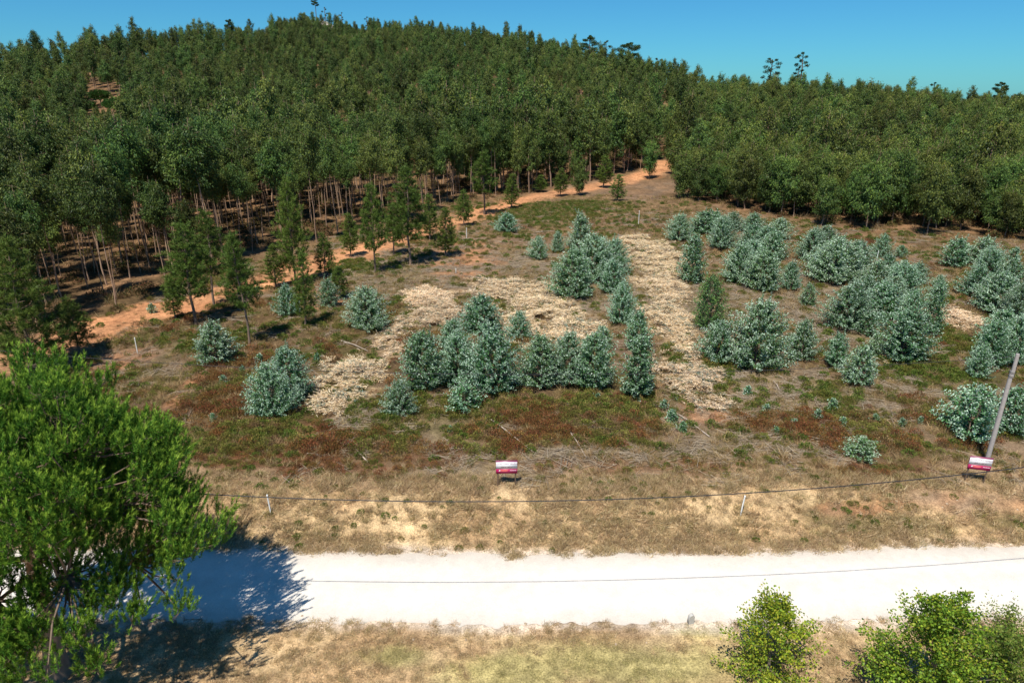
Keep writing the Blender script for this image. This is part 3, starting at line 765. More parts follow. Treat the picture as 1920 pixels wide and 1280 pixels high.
SAPS = [
 (405, 685, 76, 82, 'round blue-green sapling alone on the left, right of the white post'),
 (690, 626, 82, 88, 'round blue-green sapling between the young pines and the left brush pile'),
 (541, 596, 46, 62, 'small pale sapling below the young pines, left of another like it'),
 (618, 580, 42, 58, 'small conical silvery sapling beside the orange track bend'),
 (545, 755, 84, 104, 'rear one of two overlapping saplings at the left front of the field'),
 (510, 790, 84, 108, 'front one of two overlapping saplings at the left front of the field'),
 (950, 438, 45, 38, 'small round sapling at the top of the field near the orange track'),
 (1010, 488, 38, 44, 'small sapling at the field top, left of the tiny one'),
 (1045, 475, 28, 40, 'tiny sapling between two larger ones at the field top'),
 (1088, 478, 46, 76, 'tall narrow sapling above the middle clump at the field top'),
 (1078, 566, 88, 100, 'broad dark sapling at the lower left of the middle clump'),
 (1112, 532, 88, 92, 'broad pale sapling at the back of the middle clump'),
 (1150, 520, 56, 72, 'sapling at the upper right of the middle clump, left of the tall brush strip'),
 (1147, 552, 58, 64, 'silvery sapling at the lower right of the middle clump'),
 (1165, 612, 56, 82, 'dark conical sapling standing alone below the middle clump'),
 (1194, 660, 50, 76, 'slim sapling behind the tall one at the right end of the front row'),
 (1196, 750, 76, 118, 'tall narrow sapling at the right end of the front row'),
 (905, 628, 82, 74, 'rounded green sapling rising behind the front row, below the wide brush pile'),
 (850, 660, 66, 60, 'pale sapling behind the front row, left of the rounded green one'),
 (795, 742, 102, 120, 'leftmost large sapling of the front row'),
 (858, 725, 84, 104, 'second large sapling from the left in the front row'),
 (925, 746, 112, 132, 'largest sapling in the middle of the front row'),
 (1015, 736, 86, 108, 'fourth large sapling from the left in the front row'),
 (1064, 728, 80, 104, 'fifth large sapling from the left in the front row'),
 (1112, 738, 92, 112, 'wide sapling at the right of the front row, left of the narrow tall one'),
 (752, 786, 60, 72, 'small silvery sapling in front of the left end of the front row'),
 (872, 776, 72, 54, 'low flopped sapling in front of the middle of the front row'),
 (975, 640, 46, 56, 'thin pale sapling rising from the lower end of the wide brush pile'),
 (1130, 656, 44, 44, 'small dark sapling above the right part of the front row'),
 (1272, 454, 48, 52, 'round sapling at the top left corner of the right plantation'),
 (1318, 442, 58, 46, 'pale sapling second from the left in the plantation top row'),
 (1352, 470, 60, 64, 'pale sapling below the plantation top row'),
 (1372, 434, 44, 36, 'third sapling from the left in the plantation top row'), (1412, 436, 46, 36, 'fourth sapling from the left in the plantation top row'),
 (1298, 536, 54, 96, 'tall dark sapling right of the upper brush strip'),
 (1328, 622, 58, 106, 'tall grassy green sapling standing right of the brush strip', 'G'),
 (1346, 684, 70, 82, 'sapling leaning on the big conical one, right of the lower brush pile'),
 (1416, 702, 112, 140, 'big conical dark sapling standing right of the lower brush pile'),
 (1385, 532, 66, 78, 'left one of two broad saplings above the big conical sapling'),
 (1432, 552, 78, 84, 'right one of two broad saplings above the big conical sapling'),
 (1448, 492, 60, 58, 'pale sapling above the right one of the two broad saplings'), (1460, 452, 50, 42, 'small sapling at the right end of the plantation top row'),
 (1481, 546, 38, 56, 'slim pale sapling right of the two broad saplings'),
 (1513, 576, 36, 44, 'small pale sapling left of the dense thicket'),
 (1500, 678, 56, 78, 'light silvery sapling just right of the big conical one'),
 (1520, 490, 62, 62, None), (1562, 536, 92, 88, None), (1545, 470, 58, 46, None), (1596, 530, 72, 78, None), (1608, 500, 50, 48, None),
 (1652, 484, 36, 44, 'small round sapling above the thicket, near a white post'),
 (1686, 562, 76, 72, None), (1640, 546, 62, 56, None),
 (1590, 622, 96, 92, 'large pale sapling at the lower left of the dense thicket'), (1650, 602, 72, 74, None),
 (1692, 686, 112, 108, 'large dark sapling at the lower right of the dense thicket'),
 (1745, 632, 46, 102, 'narrow dark sapling left of the small far right brush patch'),
 (1756, 562, 34, 46, 'thin sapling on top of the narrow dark one'),
 (1566, 692, 48, 68, 'pale sapling behind the round one at the plantation front'),
 (1610, 726, 64, 76, 'round sapling at the front middle of the right plantation'),
 (1640, 672, 40, 46, 'small sapling tucked left of the large dark one'),
 (1790, 502, 56, 56, 'pale sapling at the upper left of the far right group'),
 (1840, 500, 64, 56, 'tallest back sapling of the far right group'),
 (1846, 534, 72, 72, 'middle sapling of the far right group'), (1868, 592, 90, 82, 'broad sapling in the far right group above the small brush patch'),
 (1905, 612, 60, 84, 'sapling cut by the right edge of the picture, above the pole top'),
 (1852, 694, 76, 92, 'dark sapling left of the pole top'), (1902, 690, 80, 102, 'dark sapling behind the pole top'),
 (1830, 712, 46, 66, 'yellowish green small sapling left of the pole'),
 (1816, 832, 104, 110, 'big dark sapling left of the wooden pole near the right sign'),
 (1893, 818, 92, 94, 'big dark sapling right of the wooden pole'),
 (1535, 515, 46, 46, None), (1570, 486, 48, 44, None), (1662, 522, 44, 44, None), (1718, 536, 42, 44, None),
 (1620, 575, 60, 58, None), (1672, 572, 56, 54, None), (1628, 632, 46, 46, None), (1708, 600, 50, 56, None),
 (1340, 436, 46, 40, None), (1436, 470, 50, 46, None), (1405, 505, 56, 54, None), (1410, 465, 46, 44, None), (1825, 560, 60, 60, None), (1890, 545, 60, 60, None), (1870, 650, 70, 70, None),
 (1688, 484, 26, 24, 'tiny sapling at the forest edge right of the small round one'),
 (1900, 492, 28, 28, 'tiny pale sapling near the right edge at the forest foot'),
]
for s in SAPS:
    lab = s[4] or LC
    put_sapling(s[0], s[1], s[2], s[3], lab, s[5] if len(s) > 5 else None, GC if s[4] is None else 'blue-green eucalyptus saplings in the field')
for (px, py, w) in [(1260, 795, 26), (1245, 770, 20), (420, 722, 18), (400, 790, 15), (488, 682, 18), (1437, 775, 17), (1402, 742, 18), (1560, 772, 24), (1532, 790, 22), (1580, 800, 18),
                    (1640, 795, 18), (1280, 812, 20), (1690, 800, 16), (1120, 752, 14), (470, 720, 14), (455, 700, 13), (1490, 800, 15), (285, 588, 18), (595, 680, 16), (845, 810, 12), (1725, 795, 14), (1455, 815, 14)]:
    put_sapling(px, py, w, w, 'knee-high pale blue-green sprout among heather and twigs in the field', 'X', 'pale eucalyptus sprouts in the field', 'eucalyptus_sprout')
put_sapling(1614, 868, 62, 48, 'low scrubby pale sapling at the field front, left of the right sign', 'S', 'blue-green eucalyptus saplings in the field')

# ------------------------------------------------------------------ heaps of dry cut branches
TANP = ((0.84, 0.66, 0.41), (0.80, 0.59, 0.34), (0.86, 0.74, 0.55), (0.66, 0.44, 0.24), (0.84, 0.67, 0.47))
def brush(px, py, rx, ry, label, seed, green=0.05):
    cx, cy, wx, wy = ell(px, py, rx, ry)
    g = np.random.default_rng(seed)
    n = int(wx * wy * math.pi * 40)
    a = g.uniform(-1.15, 1.15, (n * 2, 2)); x0, y0 = a[:, 0] * wx, a[:, 1] * wy
    d = np.hypot(a[:, 0], a[:, 1]) + 1.5 * (fbm(cx + x0, cy + y0, 1.7, 140 + seed) - .5)
    hole = fbm(cx + x0, cy + y0, 0.9, 190 + seed) < .45
    k = (d < 1.0) & (~hole | (g.uniform(size=len(d)) < .18)) & ((d < .7) | (g.uniform(size=len(d)) < .5)); x0, y0, d = x0[k], y0[k], d[k]; n = len(x0)
    zc = 1.0 * (fbm(cx + x0, cy + y0, 1.1, 150) ** 1.5) * np.clip(1.3 - d, 0.1, 1) + g.uniform(0, .12, n)
    z0 = H(cx + x0, cy + y0) - float(H(cx, cy)) + zc
    sw, lf = MB(), MB()
    P = np.stack([x0, y0, z0], 1)
    flow = fbm(cx + x0, cy + y0, 2.2, 160 + seed) * 9 + g.normal(0, .55, n)
    D = np.stack([np.cos(flow), np.sin(flow), g.normal(.03, .18, n)], 1)
    LN = g.uniform(.35, .8, n)
    for i in range(0, n, 3):
        tube(sw, [P[i], P[i] + D[i] * LN[i] * .5 + [0, 0, .04], P[i] + D[i] * LN[i]], [.010, .008, .003], 3, np.array([.40, .28, .19]) * g.uniform(.7, 1.3))
    for i in range(max(3, n // 60)):
        q = g.integers(n); e = D[q] * g.uniform(1.0, 2.2)
        tube(sw, [P[q] - e / 2, P[q] + [0, 0, .08], P[q] + e / 2], [.022, .018, .008], 4, np.array([.30, .22, .16]) * g.uniform(.8, 1.2))
    m = 13
    s = np.tile(np.linspace(.15, 1.05, m), n); R = np.repeat(np.arange(n), m)
    C = P[R] + D[R] * (LN[R] * s)[:, None] + g.normal(0, .03, (n * m, 3))
    side = np.stack([-D[:, 1], D[:, 0], np.zeros(n)], 1)[R] * np.where(g.uniform(size=n * m) < .5, -1, 1)[:, None]
    A = (D[R] * .7 + side * .75) * np.array([1, 1, .4]) + g.normal(0, .3, (n * m, 3)) * np.array([1, 1, .6]) + np.array([0, 0, .05])
    col = pick(TANP, n * m, g, .16)
    gr = g.uniform(size=n)[R] < green
    col[gr] = pick([(.20, .27, .22), (.13, .19, .13)], int(gr.sum()), g)
    leaves(lf, C, A, np.cross(A, [0, 0, 1]) + g.normal(0, .35, (n * m, 3)), g.uniform(.12, .36, n * m), g.uniform(.024, .048, n * m), col, 0, .1)
    t = thing('brush_pile', label, 'brush pile', (cx, cy, float(H(cx, cy))), 0, None, 'heaps of dry cut eucalyptus branches')
    tag(obj('dead_leaves', lf.mesh('dead_leaves', M_DEAD), t), kind='stuff')
    tag(obj('cut_branches', sw.mesh('cut_branches', M_TWIG), t), kind='stuff')
for k, b in enumerate([
    (1225, 480, 58, 34, 'pale dry brush heap at the top of the strip between sapling groups'),
    (1245, 540, 44, 34, 'dry brush heap in the upper middle of the strip, left of the tall dark sapling'),
    (1262, 615, 46, 48, 'dry brush heap in the lower middle of the strip, left of the green sapling'),
    (1292, 712, 66, 46, 'big pale brush heap at the lower end of the strip'),
    (945, 545, 76, 24, 'wide dry brush heap at the upper middle of the field'),
    (1010, 588, 78, 50, 'thick dry brush heap with a hollow, left of the middle clump'),
    (1075, 628, 52, 24, 'dry brush heap right above the front row of saplings'),
    (800, 560, 52, 20, 'upper left dry brush heap, right of the round sapling'),
    (815, 590, 54, 22, 'dry brush heap just above the pale sapling left of the front row'),
    (738, 632, 36, 38, 'narrow dry brush heap left of the front row'),
    (655, 718, 62, 46, 'pale brush heap at the left front, beside the two overlapping saplings'),
    (1795, 602, 44, 22, 'small orange tan brush patch at the far right'),
    (1658, 674, 14, 8, 'tiny bleached branch heap under the large dark sapling'),
]): brush(*b, seed=k, green=.16 if k in (2, 3, 10, 6) else .06)

# long cut poles lying about
rng = np.random.default_rng(12)
for k, (a, b, c, d, lab) in enumerate([
    (895, 770, 1000, 850, 'long bare pole slanting down from the flopped sapling'), (1075, 565, 1050, 610, 'dark pole lying left of the middle clump'),
    (1450, 715, 1462, 735, 'short bare pole in front of the big conical sapling'), (690, 868, 650, 830, 'bare pole among heather at the left front'),
    (1330, 820, 1250, 765, 'thin bare pole right of the front heather'), (1100, 860, 1060, 800, 'bare pole lying in the heather below the front row'),
    (1760, 770, 1700, 735, 'grey pole across the twigs left of the big dark saplings'), (640, 640, 690, 660, 'thin pole left of the narrow brush heap'),
    (1000, 437, 1040, 434, 'pale pole at the field top right of the small round sapling'), (330, 560, 420, 535, 'fallen trunk lying at the foot of the tall trees on the left')]):
    p, q = ground(a, b), ground(c, d)
    m = MB(); mid = (p + q) / 2 + [0, 0, .12]
    o_ = p.copy()
    tube(m, [p - o_ + [0, 0, .06], mid - o_ + [0, 0, .05], q - o_ + [0, 0, .10]], [.045, .038, .018], 6, (.42, .34, .27), 0, True)
    for j in range(5):
        s = p + (q - p) * rng.uniform(.2, .95) - o_ + [0, 0, .1]
        tube(m, [s, s + np.array([rng.normal(0, .35), rng.normal(0, .35), rng.uniform(.05, .3)])], [.014, .005], 3, (.38, .30, .24))
    tag(obj('cut_pole', m.mesh('cut_pole', M_TWIG, True), None, o_), lab, 'cut pole', 'cut poles lying in the field')

# ------------------------------------------------------------------ pines
PINE_PAL = [(0.095, 0.145, 0.026), (0.125, 0.185, 0.032), (0.07, 0.115, 0.022), (0.165, 0.225, 0.042)]
def brushes(mb, P, D, ln, n, nl, wd, pal, tip, g, spread=.6):
    """needle shoots: n needles on each shoot of centre P and direction D"""
    k = len(P); D = unit(D)
    R = np.repeat(np.arange(k), n)
    s = g.uniform(0, 1, k * n) ** .8
    C = P[R] + D[R] * (ln[R] * s)[:, None]
    rad = rand_dir(k * n, g); rad = unit(rad - D[R] * (rad * D[R]).sum(1, keepdims=True))
    A = D[R] * (.55 + .55 * s[:, None]) + rad * spread + g.normal(0, .1, (k * n, 3))
    col = pick(pal, k * n, g, .18)
    t = (sstep(.6, .95, s) * .75 * g.uniform(.3, 1, k)[R])[:, None]
    col = col * (1 - t) + np.asarray(tip) * t
    blades(mb, C, A, rand_dir(k * n, g), nl * g.uniform(.7, 1.2, k * n), wd, col)

def young_pine(seed, h=8.0, cb=.3, w=2.6, whorls=13):
    g = np.random.default_rng(seed); tm, cm = MB(), MB()
    k = 7; t = np.linspace(0, 1, k); bend = np.cumsum(g.normal(0, .06, (k, 2)), 0); bend -= bend[0]
    tp = np.stack([bend[:, 0], bend[:, 1], t * h - .1], 1)
    tube(tm, tp, .09 * (1 - .85 * t) + .012, 6, (.20, .14, .10))
    P, D, LN = [], [], []
    for i in range(whorls):
        q = i / (whorls - 1); f = cb + (1 - cb) * q * .97
        p0 = np.array([np.interp(f, t, tp[:, j]) for j in range(3)])
        R_ = w / 2 * np.interp(q, [0, .2, .6, 1], [.75, 1, .72, .12])
        for b in range(6):
            if g.uniform() < .08: continue
            a = b * 1.047 + i * .9 + g.normal(0, .25); ln = R_ * g.uniform(.6, 1.15)
            e = p0 + np.array([math.cos(a) * ln, math.sin(a) * ln, ln * g.uniform(.15, .55)])
            tube(tm, [p0, (p0 + e) / 2 - [0, 0, .04], e], [.022, .015, .007], 3, (.17, .12, .085))
            m = max(4, int(ln * 11))
            for s in np.linspace(.35, 1.02, m):
                P.append(p0 + (e - p0) * s + g.normal(0, .13, 3)); D.append((e - p0) / ln * .6 + [0, 0, .75] + g.normal(0, .35, 3)); LN.append(g.uniform(.18, .34))
    P.append(tp[-1]); D.append(np.array([0, 0, 1.0])); LN.append(.5)
    brushes(cm, np.array(P), np.array(D), np.array(LN), 26, .27, .026, PINE_PAL, (.17, .27, .05), g, .85)
    return tm.mesh('pine_trunk', M_BARK, True), cm.mesh('pine_crown', M_PINE)
YP = [young_pine(600 + k, h, c, w, n) for k, (h, c, w, n) in enumerate([(8, .28, 2.8, 14), (8, .16, 3.0, 16), (8, .36, 2.6, 12), (8, .10, 4.2, 18), (8, .16, 2.2, 15)])]
rng = np.random.default_rng(31)
for px, py, top, w, v, lab in [
    (70, 700, 462, 150, 3, 'broad dark young pine at the left edge behind the big round pine'),
    (150, 665, 560, 60, 1, 'short dark pine at the right foot of the broad one on the left'),
    (368, 608, 430, 84, 0, 'slender young pine, leftmost of those below the track bend'),
    (402, 575, 408, 62, 2, 'slender young pine with high crown just behind the leftmost one'),
    (468, 645, 452, 66, 2, 'young pine leaning over the orange track with bare lower trunk'),
    (448, 555, 455, 42, 4, 'young pine behind the leaning one'),
    (555, 536, 350, 60, 1, 'full conical young pine left of the track bend'),
    (518, 540, 462, 40, 4, 'small pine left of the full conical one'),
    (572, 612, 482, 42, 4, 'small dark pine between the two small silvery saplings'),
    (704, 512, 356, 52, 0, 'young pine with forked dark stem on the orange track edge'),
    (770, 498, 326, 76, 0, 'tallest young pine right of the forked one'),
    (836, 482, 396, 40, 4, 'small dense pine right of the tallest young pine'),
    (908, 402, 292, 46, 2, 'thin young pine at the top of the orange track'),
    (1156, 378, 330, 30, 4, 'tiny pine at the field top near the track end'),
    (1015, 360, 330, 26, 4, 'tiny pine left of the dense young eucalyptus at the track'),
    (330, 600, 520, 36, 4, 'short pine left of the slender pines near the track'),
    (610, 520, 440, 40, 1, 'short full pine just right of the full conical one'),
    (658, 482, 405, 34, 4, 'small pine behind the track, left of the forked one'),
    (640, 560, 500, 34, 4, 'low pine on the field side of the track below the bend'),
    (738, 480, 385, 40, 0, 'pine close behind the tallest young pine on its left'),
    (805, 450, 370, 36, 4, 'slim pine between the tallest one and the small dense one'),
    (870, 425, 360, 34, 1, 'small pine at the track left of the thin one'),
    (960, 392, 330, 30, 4, 'little pine right of the thin one at the track top'),
    (1050, 368, 318, 30, 1, 'little pine just left of the dense young eucalyptus'),
    (1130, 352, 296, 32, 4, 'slim little pine right of the dense young eucalyptus'),
    (300, 868, 812, 70, 1, 'small dark pine half hidden behind the big round pine')]:
    p = ground(px, py); d = depth(p); th = math.atan2(CAM_H - p[2], math.hypot(p[0], p[1]))
    h = (py - top) * d / FPX / math.cos(th); W_ = w * d / FPX
    wid = [2.8, 3.0, 2.6, 4.2, 2.2][v]
    t = thing('young_pine', lab, 'pine', p, rng.uniform(0, 6.28), (W_ / wid, W_ / wid, h / 8), 'young pines along the orange track', (rng.normal(0, .03), rng.normal(0, .03)))
    obj('trunk', YP[v][0], t); obj('crown', YP[v][1], t)
# single young eucalyptus along the track
for px, py, top, lab in [(1088, 366, 288, 'dense young eucalyptus standing alone on the orange track'), (1216, 336, 254, 'dense dark eucalyptus beside the end of the track'), (1275, 372, 262, 'bushy eucalyptus just right of the track end')]:
    p = ground(px, py); d = depth(p); h = (py - top) * d / FPX
    V_ = LOW[rng.integers(len(LOW))]
    t = thing('eucalyptus_tree', lab, 'tree', p, rng.uniform(0, 6.28), h / 8.6, 'single eucalyptus beside the track')
    obj('trunk', V_[0], t); obj('crown', V_[1], t)

# ------------------------------------------------------------------ the big round pine in the left foreground
def big_pine():
    g = np.random.default_rng(900)
    bx, by = -16.5, 19.3
    root = thing('umbrella_pine', 'big round pine with bright upright shoots in the left foreground', 'pine', (bx, by, 0))
    tm, lm, cm = MB(), MB(), MB()
    bark = (.21, .145, .10)
    tp = np.array([[0, 0, -.2], [.05, -.02, 1.2], [.15, .05, 2.6], [.1, .1, 4.2], [.25, .05, 6.0], [.3, 0, 7.6], [.35, .1, 9.0]])
    tube(tm, tp, [.44, .34, .30, .27, .22, .14, .05], 12, bark)
    c0 = np.array([-.2, .1, 6.4]); RX, RZ = 4.65, 5.1
    P, N_ = [], []
    k = 0
    while len(P) < 560:
        k += 1
        u = g.uniform(-.34, 1); a = g.uniform(0, 6.283)
        cz = u; sz = math.sqrt(max(0, 1 - cz * cz))
        nrm = np.array([sz * math.cos(a), sz * math.sin(a), cz])
        lum = .76 + .44 * vnoise(np.array([a * 1.6 + 20]), np.array([cz * 3.2]), 1.0, 5)[0]
        if vnoise(np.array([a * 2.6 + 40]), np.array([cz * 5.5 + 9]), 1.0, 81)[0] < .20: continue
        q = g.uniform(.82, 1.0) * lum if g.uniform() < .72 else g.uniform(.45, .8)
        p = c0 + nrm * q * np.array([RX, RX, RZ])
        if any(np.linalg.norm((p - o) * [1, 1, 1.2]) < .52 for o in P): 
            if k > 40000: break
            continue
        P.append(p); N_.append(nrm)
    # low side boughs reaching out towards the road
    for a, r, zz in [(-.15, 6.6, 5.6), (.1, 6.9, 6.0), (.0, 6.4, 6.3), (.2, 6.6, 6.2), (-.05, 7.0, 5.9), (-.45, 6.2, 5.0), (-.7, 5.8, 4.7), (-.95, 5.2, 4.6), (.3, 6.3, 5.4), (-.3, 5.2, 5.0), (-1.2, 5.6, 4.5), (-.6, 4.6, 4.6), (.55, 6.0, 5.2), (-1.5, 5.0, 4.4), (-1.35, 3.9, 4.9), (-1.65, 4.4, 5.0), (-1.1, 4.8, 5.2), (-1.9, 4.2, 4.9), (-.8, 3.8, 5.2), (-1.0, 4.0, 4.6), (-1.8, 5.4, 4.6), (0, 5.8, 5.2), (-.85, 6.4, 5.2)]:
        for j in range(3):
            p = np.array([math.cos(a) * r * .82, math.sin(a) * r * .82, zz]) + g.normal(0, .42, 3)
            P.append(p); N_.append(unit(np.array([math.cos(a), math.sin(a), .4])))
    P, N_ = np.array(P), np.array(N_)
    # boughs
    nb = 17
    ends = []
    for b in range(nb):
        a = b * 2.4 + g.normal(0, .2); f = .40 + .48 * (b / nb); p0 = np.array([np.interp(f * 10, tp[:, 2], tp[:, j]) for j in range(3)])
        r = g.uniform(2.6, 3.7) * (1.05 - .45 * b / nb); e = p0 + np.array([math.cos(a) * r, math.sin(a) * r, g.uniform(.2, 1.0)])
        m_ = (p0 + e) / 2 + np.array([0, 0, -.25]) + g.normal(0, .15, 3)
        tube(lm, [p0, m_, e], [.12, .085, .05], 6, bark); ends.append(p0 * .45 + e * .55); ends.append(e)
    ends = np.array(ends)
    for p in P:
        dd = np.linalg.norm(ends - p, axis=1) + np.maximum(0, ends[:, 2] - p[2]) * 1.0
        e = ends[int(np.argmin(dd))]
        mid = (e * .5 + p * .5) + np.array([0, 0, -.15]) + g.normal(0, .12, 3)
        tube(lm, [e, mid, p - [0, 0, .1]], [.045, .032, .016], 4, np.array(bark) * .85)
    # shoots
    S, D, LN = [], [], []
    for p, nrm in zip(P, N_):
        n = int(g.integers(18, 26))
        off = rand_dir(n, g) * (g.uniform(0, 1, (n, 1)) ** .45) * np.array([.54, .54, .28])
        off[:, 2] -= .28 * (off[:, 0] ** 2 + off[:, 1] ** 2)
        s = p + off
        S.append(s)
        D.append(np.array([0, 0, 1.1])[None] + nrm[None] * .40 + off * .7 + g.normal(0, .16, (n, 3)))
        LN.append(g.uniform(.34, .66, n))
        for i in range(0, n, 3): tube(lm, [p - [0, 0, .12], s[i]], [.012, .006], 3, np.array(bark) * .8)
    S, D, LN = map(np.concatenate, (S, D, LN))
    brushes(cm, S, D, LN, 48, .15, .025, [(0.058, 0.165, 0.020), (0.085, 0.22, 0.025), (0.038, 0.115, 0.015), (0.115, 0.27, 0.030)], (.40, .60, .07), g, .62)
    obj('trunk', tm.mesh('pine_trunk', M_BARK, True), root); obj('boughs', lm.mesh('boughs', M_BARK, True), root); obj('crown', cm.mesh('pine_crown', M_PINE), root)
    print('PINE', len(S), len(P))
big_pine()

# ------------------------------------------------------------------ skyline pines, standing clear of the ridge
def sky_pine(seed, h, w, bare=.6, n=14, thin=False, pal=((0.035, 0.065, 0.02), (0.05, 0.085, 0.025), (0.06, 0.10, 0.03))):
    g = np.random.default_rng(seed); tm, cm = MB(), MB()
    t = np.linspace(0, 1, 7); bd = np.cumsum(g.normal(0, .14, (7, 2)), 0); bd -= bd[0]
    tp = np.stack([bd[:, 0], bd[:, 1], t * h * .96 - .3], 1)
    tube(tm, tp, .34 * (1 - .75 * t) + .05, 6, (.16, .115, .085))
    for b in range(n):
        q = b / (n - 1); f = bare + (1 - bare) * q * .95; p0 = np.array([np.interp(f, t, tp[:, j]) for j in range(3)])
        a = b * 2.4 + g.normal(0, .4); ln = w / 2 * np.interp(q, [0, .45, .8, 1], [.75, 1, .8, .3]) * g.uniform(.6, 1.1)
        e = p0 + np.array([math.cos(a) * ln, math.sin(a) * ln, ln * g.uniform(.1, .5)])
        tube(tm, [p0, (p0 + e) / 2, e], [.12, .09, .04], 4, (.14, .10, .075))
        m = 80 if thin else 170
        for c in ([e] if thin else [e, (p0 * .4 + e * .6)]):
            C = c + rand_dir(m, g) * g.uniform(0, 1, (m, 1)) ** .4 * np.array([.75, .75, .42]) * (ln * .35 + .4)
            leaves(cm, C, rand_dir(m, g) + [0, 0, .4], rand_dir(m, g), .55, .24, pick(pal, m, g, .2))
    return tm.mesh('pine_trunk', M_BARK, True), cm.mesh('pine_crown', M_PINE)
for k, (px, top, h, w, bare, n, thin, lab) in enumerate([
    (1106, 64, 17, 10, .45, 16, False, 'leftmost of the tall dark pines standing clear on the ridge'),
    (1136, 74, 14, 7, .6, 9, True, 'thin pine between the two big dark pines on the ridge'),
    (1181, 77, 16, 13, .5, 17, False, 'broad dark umbrella pine standing alone on the ridge skyline'),
    (1232, 108, 10, 6, .5, 10, True, 'pale loose tree right of the broad umbrella pine on the skyline'),
    (1272, 117, 9, 3, .3, 8, True, 'small dark treetop right of the pale loose tree on the skyline'),
    (1447, 107, 14, 9, .4, 15, True, 'round loose crowned tree rising above the right skyline'),
    (1510, 96, 16, 5, .7, 8, True, 'tall thin tree with small flat crown above the right skyline'),
    (1500, 122, 11, 4, .5, 8, True, 'low dark treetop under the tall thin skyline tree'),
    (590, -4, 24, 7, .72, 8, False, 'lone thin pine with bare trunk on the hill summit'),
    (608, 12, 17, 4, .3, 7, True, 'sparse half dead tree right of the lone summit pine'),
    (640, 22, 13, 3, .3, 6, True, 'leafless leaning tree right of the summit rocks'),
    (688, 30, 12, 3, .4, 6, True, 'small sparse tree far right of the summit'),
    (428, 33, 15, 6, .3, 14, False, 'dark pine poking above the left ridge line'),
    (1878, 152, 13, 6, .4, 12, False, 'dark treetop on the skyline at the far right'),
    (1755, 152, 11, 3.5, .4, 8, True, 'tiny pointed treetop on the far right skyline')]):
    r = ray(px, top); a = math.atan2(r[0], r[1]); D_ = float(np.interp(a, _az, _D)) - 4
    x_, y_ = D_ * math.sin(a), D_ * math.cos(a); z_ = float(H(x_, y_))
    ztop = CAM_H + D_ * r[2] / math.hypot(r[0], r[1])
    hh = max(h * .6, ztop - z_)
    tm_, cm_ = sky_pine(950 + k, hh, w, bare, n, thin)
    t = thing('ridge_tree', lab, 'tree', (x_, y_, z_), 0, None, 'trees standing out on the skyline')
    obj('trunk', tm_, t); obj('crown', cm_, t)
# pale rock face on the summit
r = ray(610, 42); a = math.atan2(r[0], r[1]); D_ = float(np.interp(a, _az, _D)) - 10
g = np.random.default_rng(3)
x_, y_ = D_ * math.sin(a), D_ * math.cos(a); z_ = float(H(x_, y_))
m = MB(); n_u, n_v = 16, 8
U, V_ = np.meshgrid(np.linspace(-1, 1, n_u), np.linspace(0, 1, n_v))
ph = V_ * math.pi * .5
RR = np.cos(ph)
vx = U * 10 * (1 - .3 * V_); vy = -RR * 4 * np.sqrt(np.clip(1.02 - U ** 2, 0, 1)); vz = np.sin(ph) * 8.5 * (1 - .45 * U) * np.sqrt(np.clip(1.02 - U ** 2, 0, 1)) - 1
jj = g.normal(0, .45, (3, n_v, n_u))
i = np.arange(n_v - 1)[:, None] * n_u + np.arange(n_u - 1)[None]
m.add(np.stack([vx + jj[0], vy + jj[1], vz + jj[2]], -1).reshape(-1, 3), np.stack([i, i + 1, i + n_u + 1, i + n_u], -1).reshape(-1, 4), (.62, .54, .46))
tag(obj('rock_outcrop', m.mesh('rock_outcrop', M_ROCK), None, (x_, y_, z_ - 1.2), None, (1.2, 1, .72)), 'pale bare rock outcrop just below the hill summit', 'rock')

# ------------------------------------------------------------------ dark round pines in the clearing on the left slope
def round_pine(seed, w, h):
    g = np.random.default_rng(seed); tm, cm = MB(), MB()
    tube(tm, [[0, 0, -.3], [.1, 0, h * .35], [0, .1, h * .75]], [.25, .18, .08], 6, (.17, .12, .09))
    n = 3400
    d = rand_dir(n, g); d[:, 2] = d[:, 2] * .75 + .25
    lum = .8 + .4 * vnoise(np.arctan2(d[:, 1], d[:, 0]) * 2.5 + 9, d[:, 2] * 4, 1., seed)
    C = d * (g.uniform(.6, 1, n) ** .4 * lum)[:, None] * np.array([w / 2, w / 2, h * .38]) + [0, 0, h * .58]
    leaves(cm, C, d * .5 + rand_dir(n, g) * .5 + [0, 0, .6], rand_dir(n, g), .55, .2, pick([(.05, .11, .02), (.07, .15, .025), (.035, .08, .018)], n, g, .2))
    for b in range(8):
        a = b * 2.4; tube(tm, [[0, 0, h * .3], [math.cos(a) * w * .3, math.sin(a) * w * .3, h * .6]], [.09, .03], 4, (.15, .11, .08))
    return tm.mesh('pine_trunk', M_BARK, True), cm.mesh('pine_crown', M_PINE)
for k, (px, py, wpx, hpx, lab) in enumerate([
    (158, 222, 46, 22, 'left one of the dark flat topped pines in the left clearing'), (232, 224, 62, 26, 'widest dark flat topped pine in the left clearing'),
    (190, 202, 34, 16, 'small bright green pine behind the widest one in the left clearing'), (345, 200, 56, 28, 'bright green round pine at the right end of the left clearing'),
    (378, 206, 26, 20, 'small round pine right of the bright green one'), (270, 212, 34, 16, 'low green pine between the clearing pines')]):
    p = ground(px, py - 4); d = depth(p)
    tm_, cm_ = round_pine(970 + k, wpx * d / FPX, max(5, hpx * d / FPX * 1.3))
    t = thing('round_pine', lab, 'pine', p, 0, None, 'round pines in the left clearing')
    obj('trunk', tm_, t); obj('crown', cm_, t)

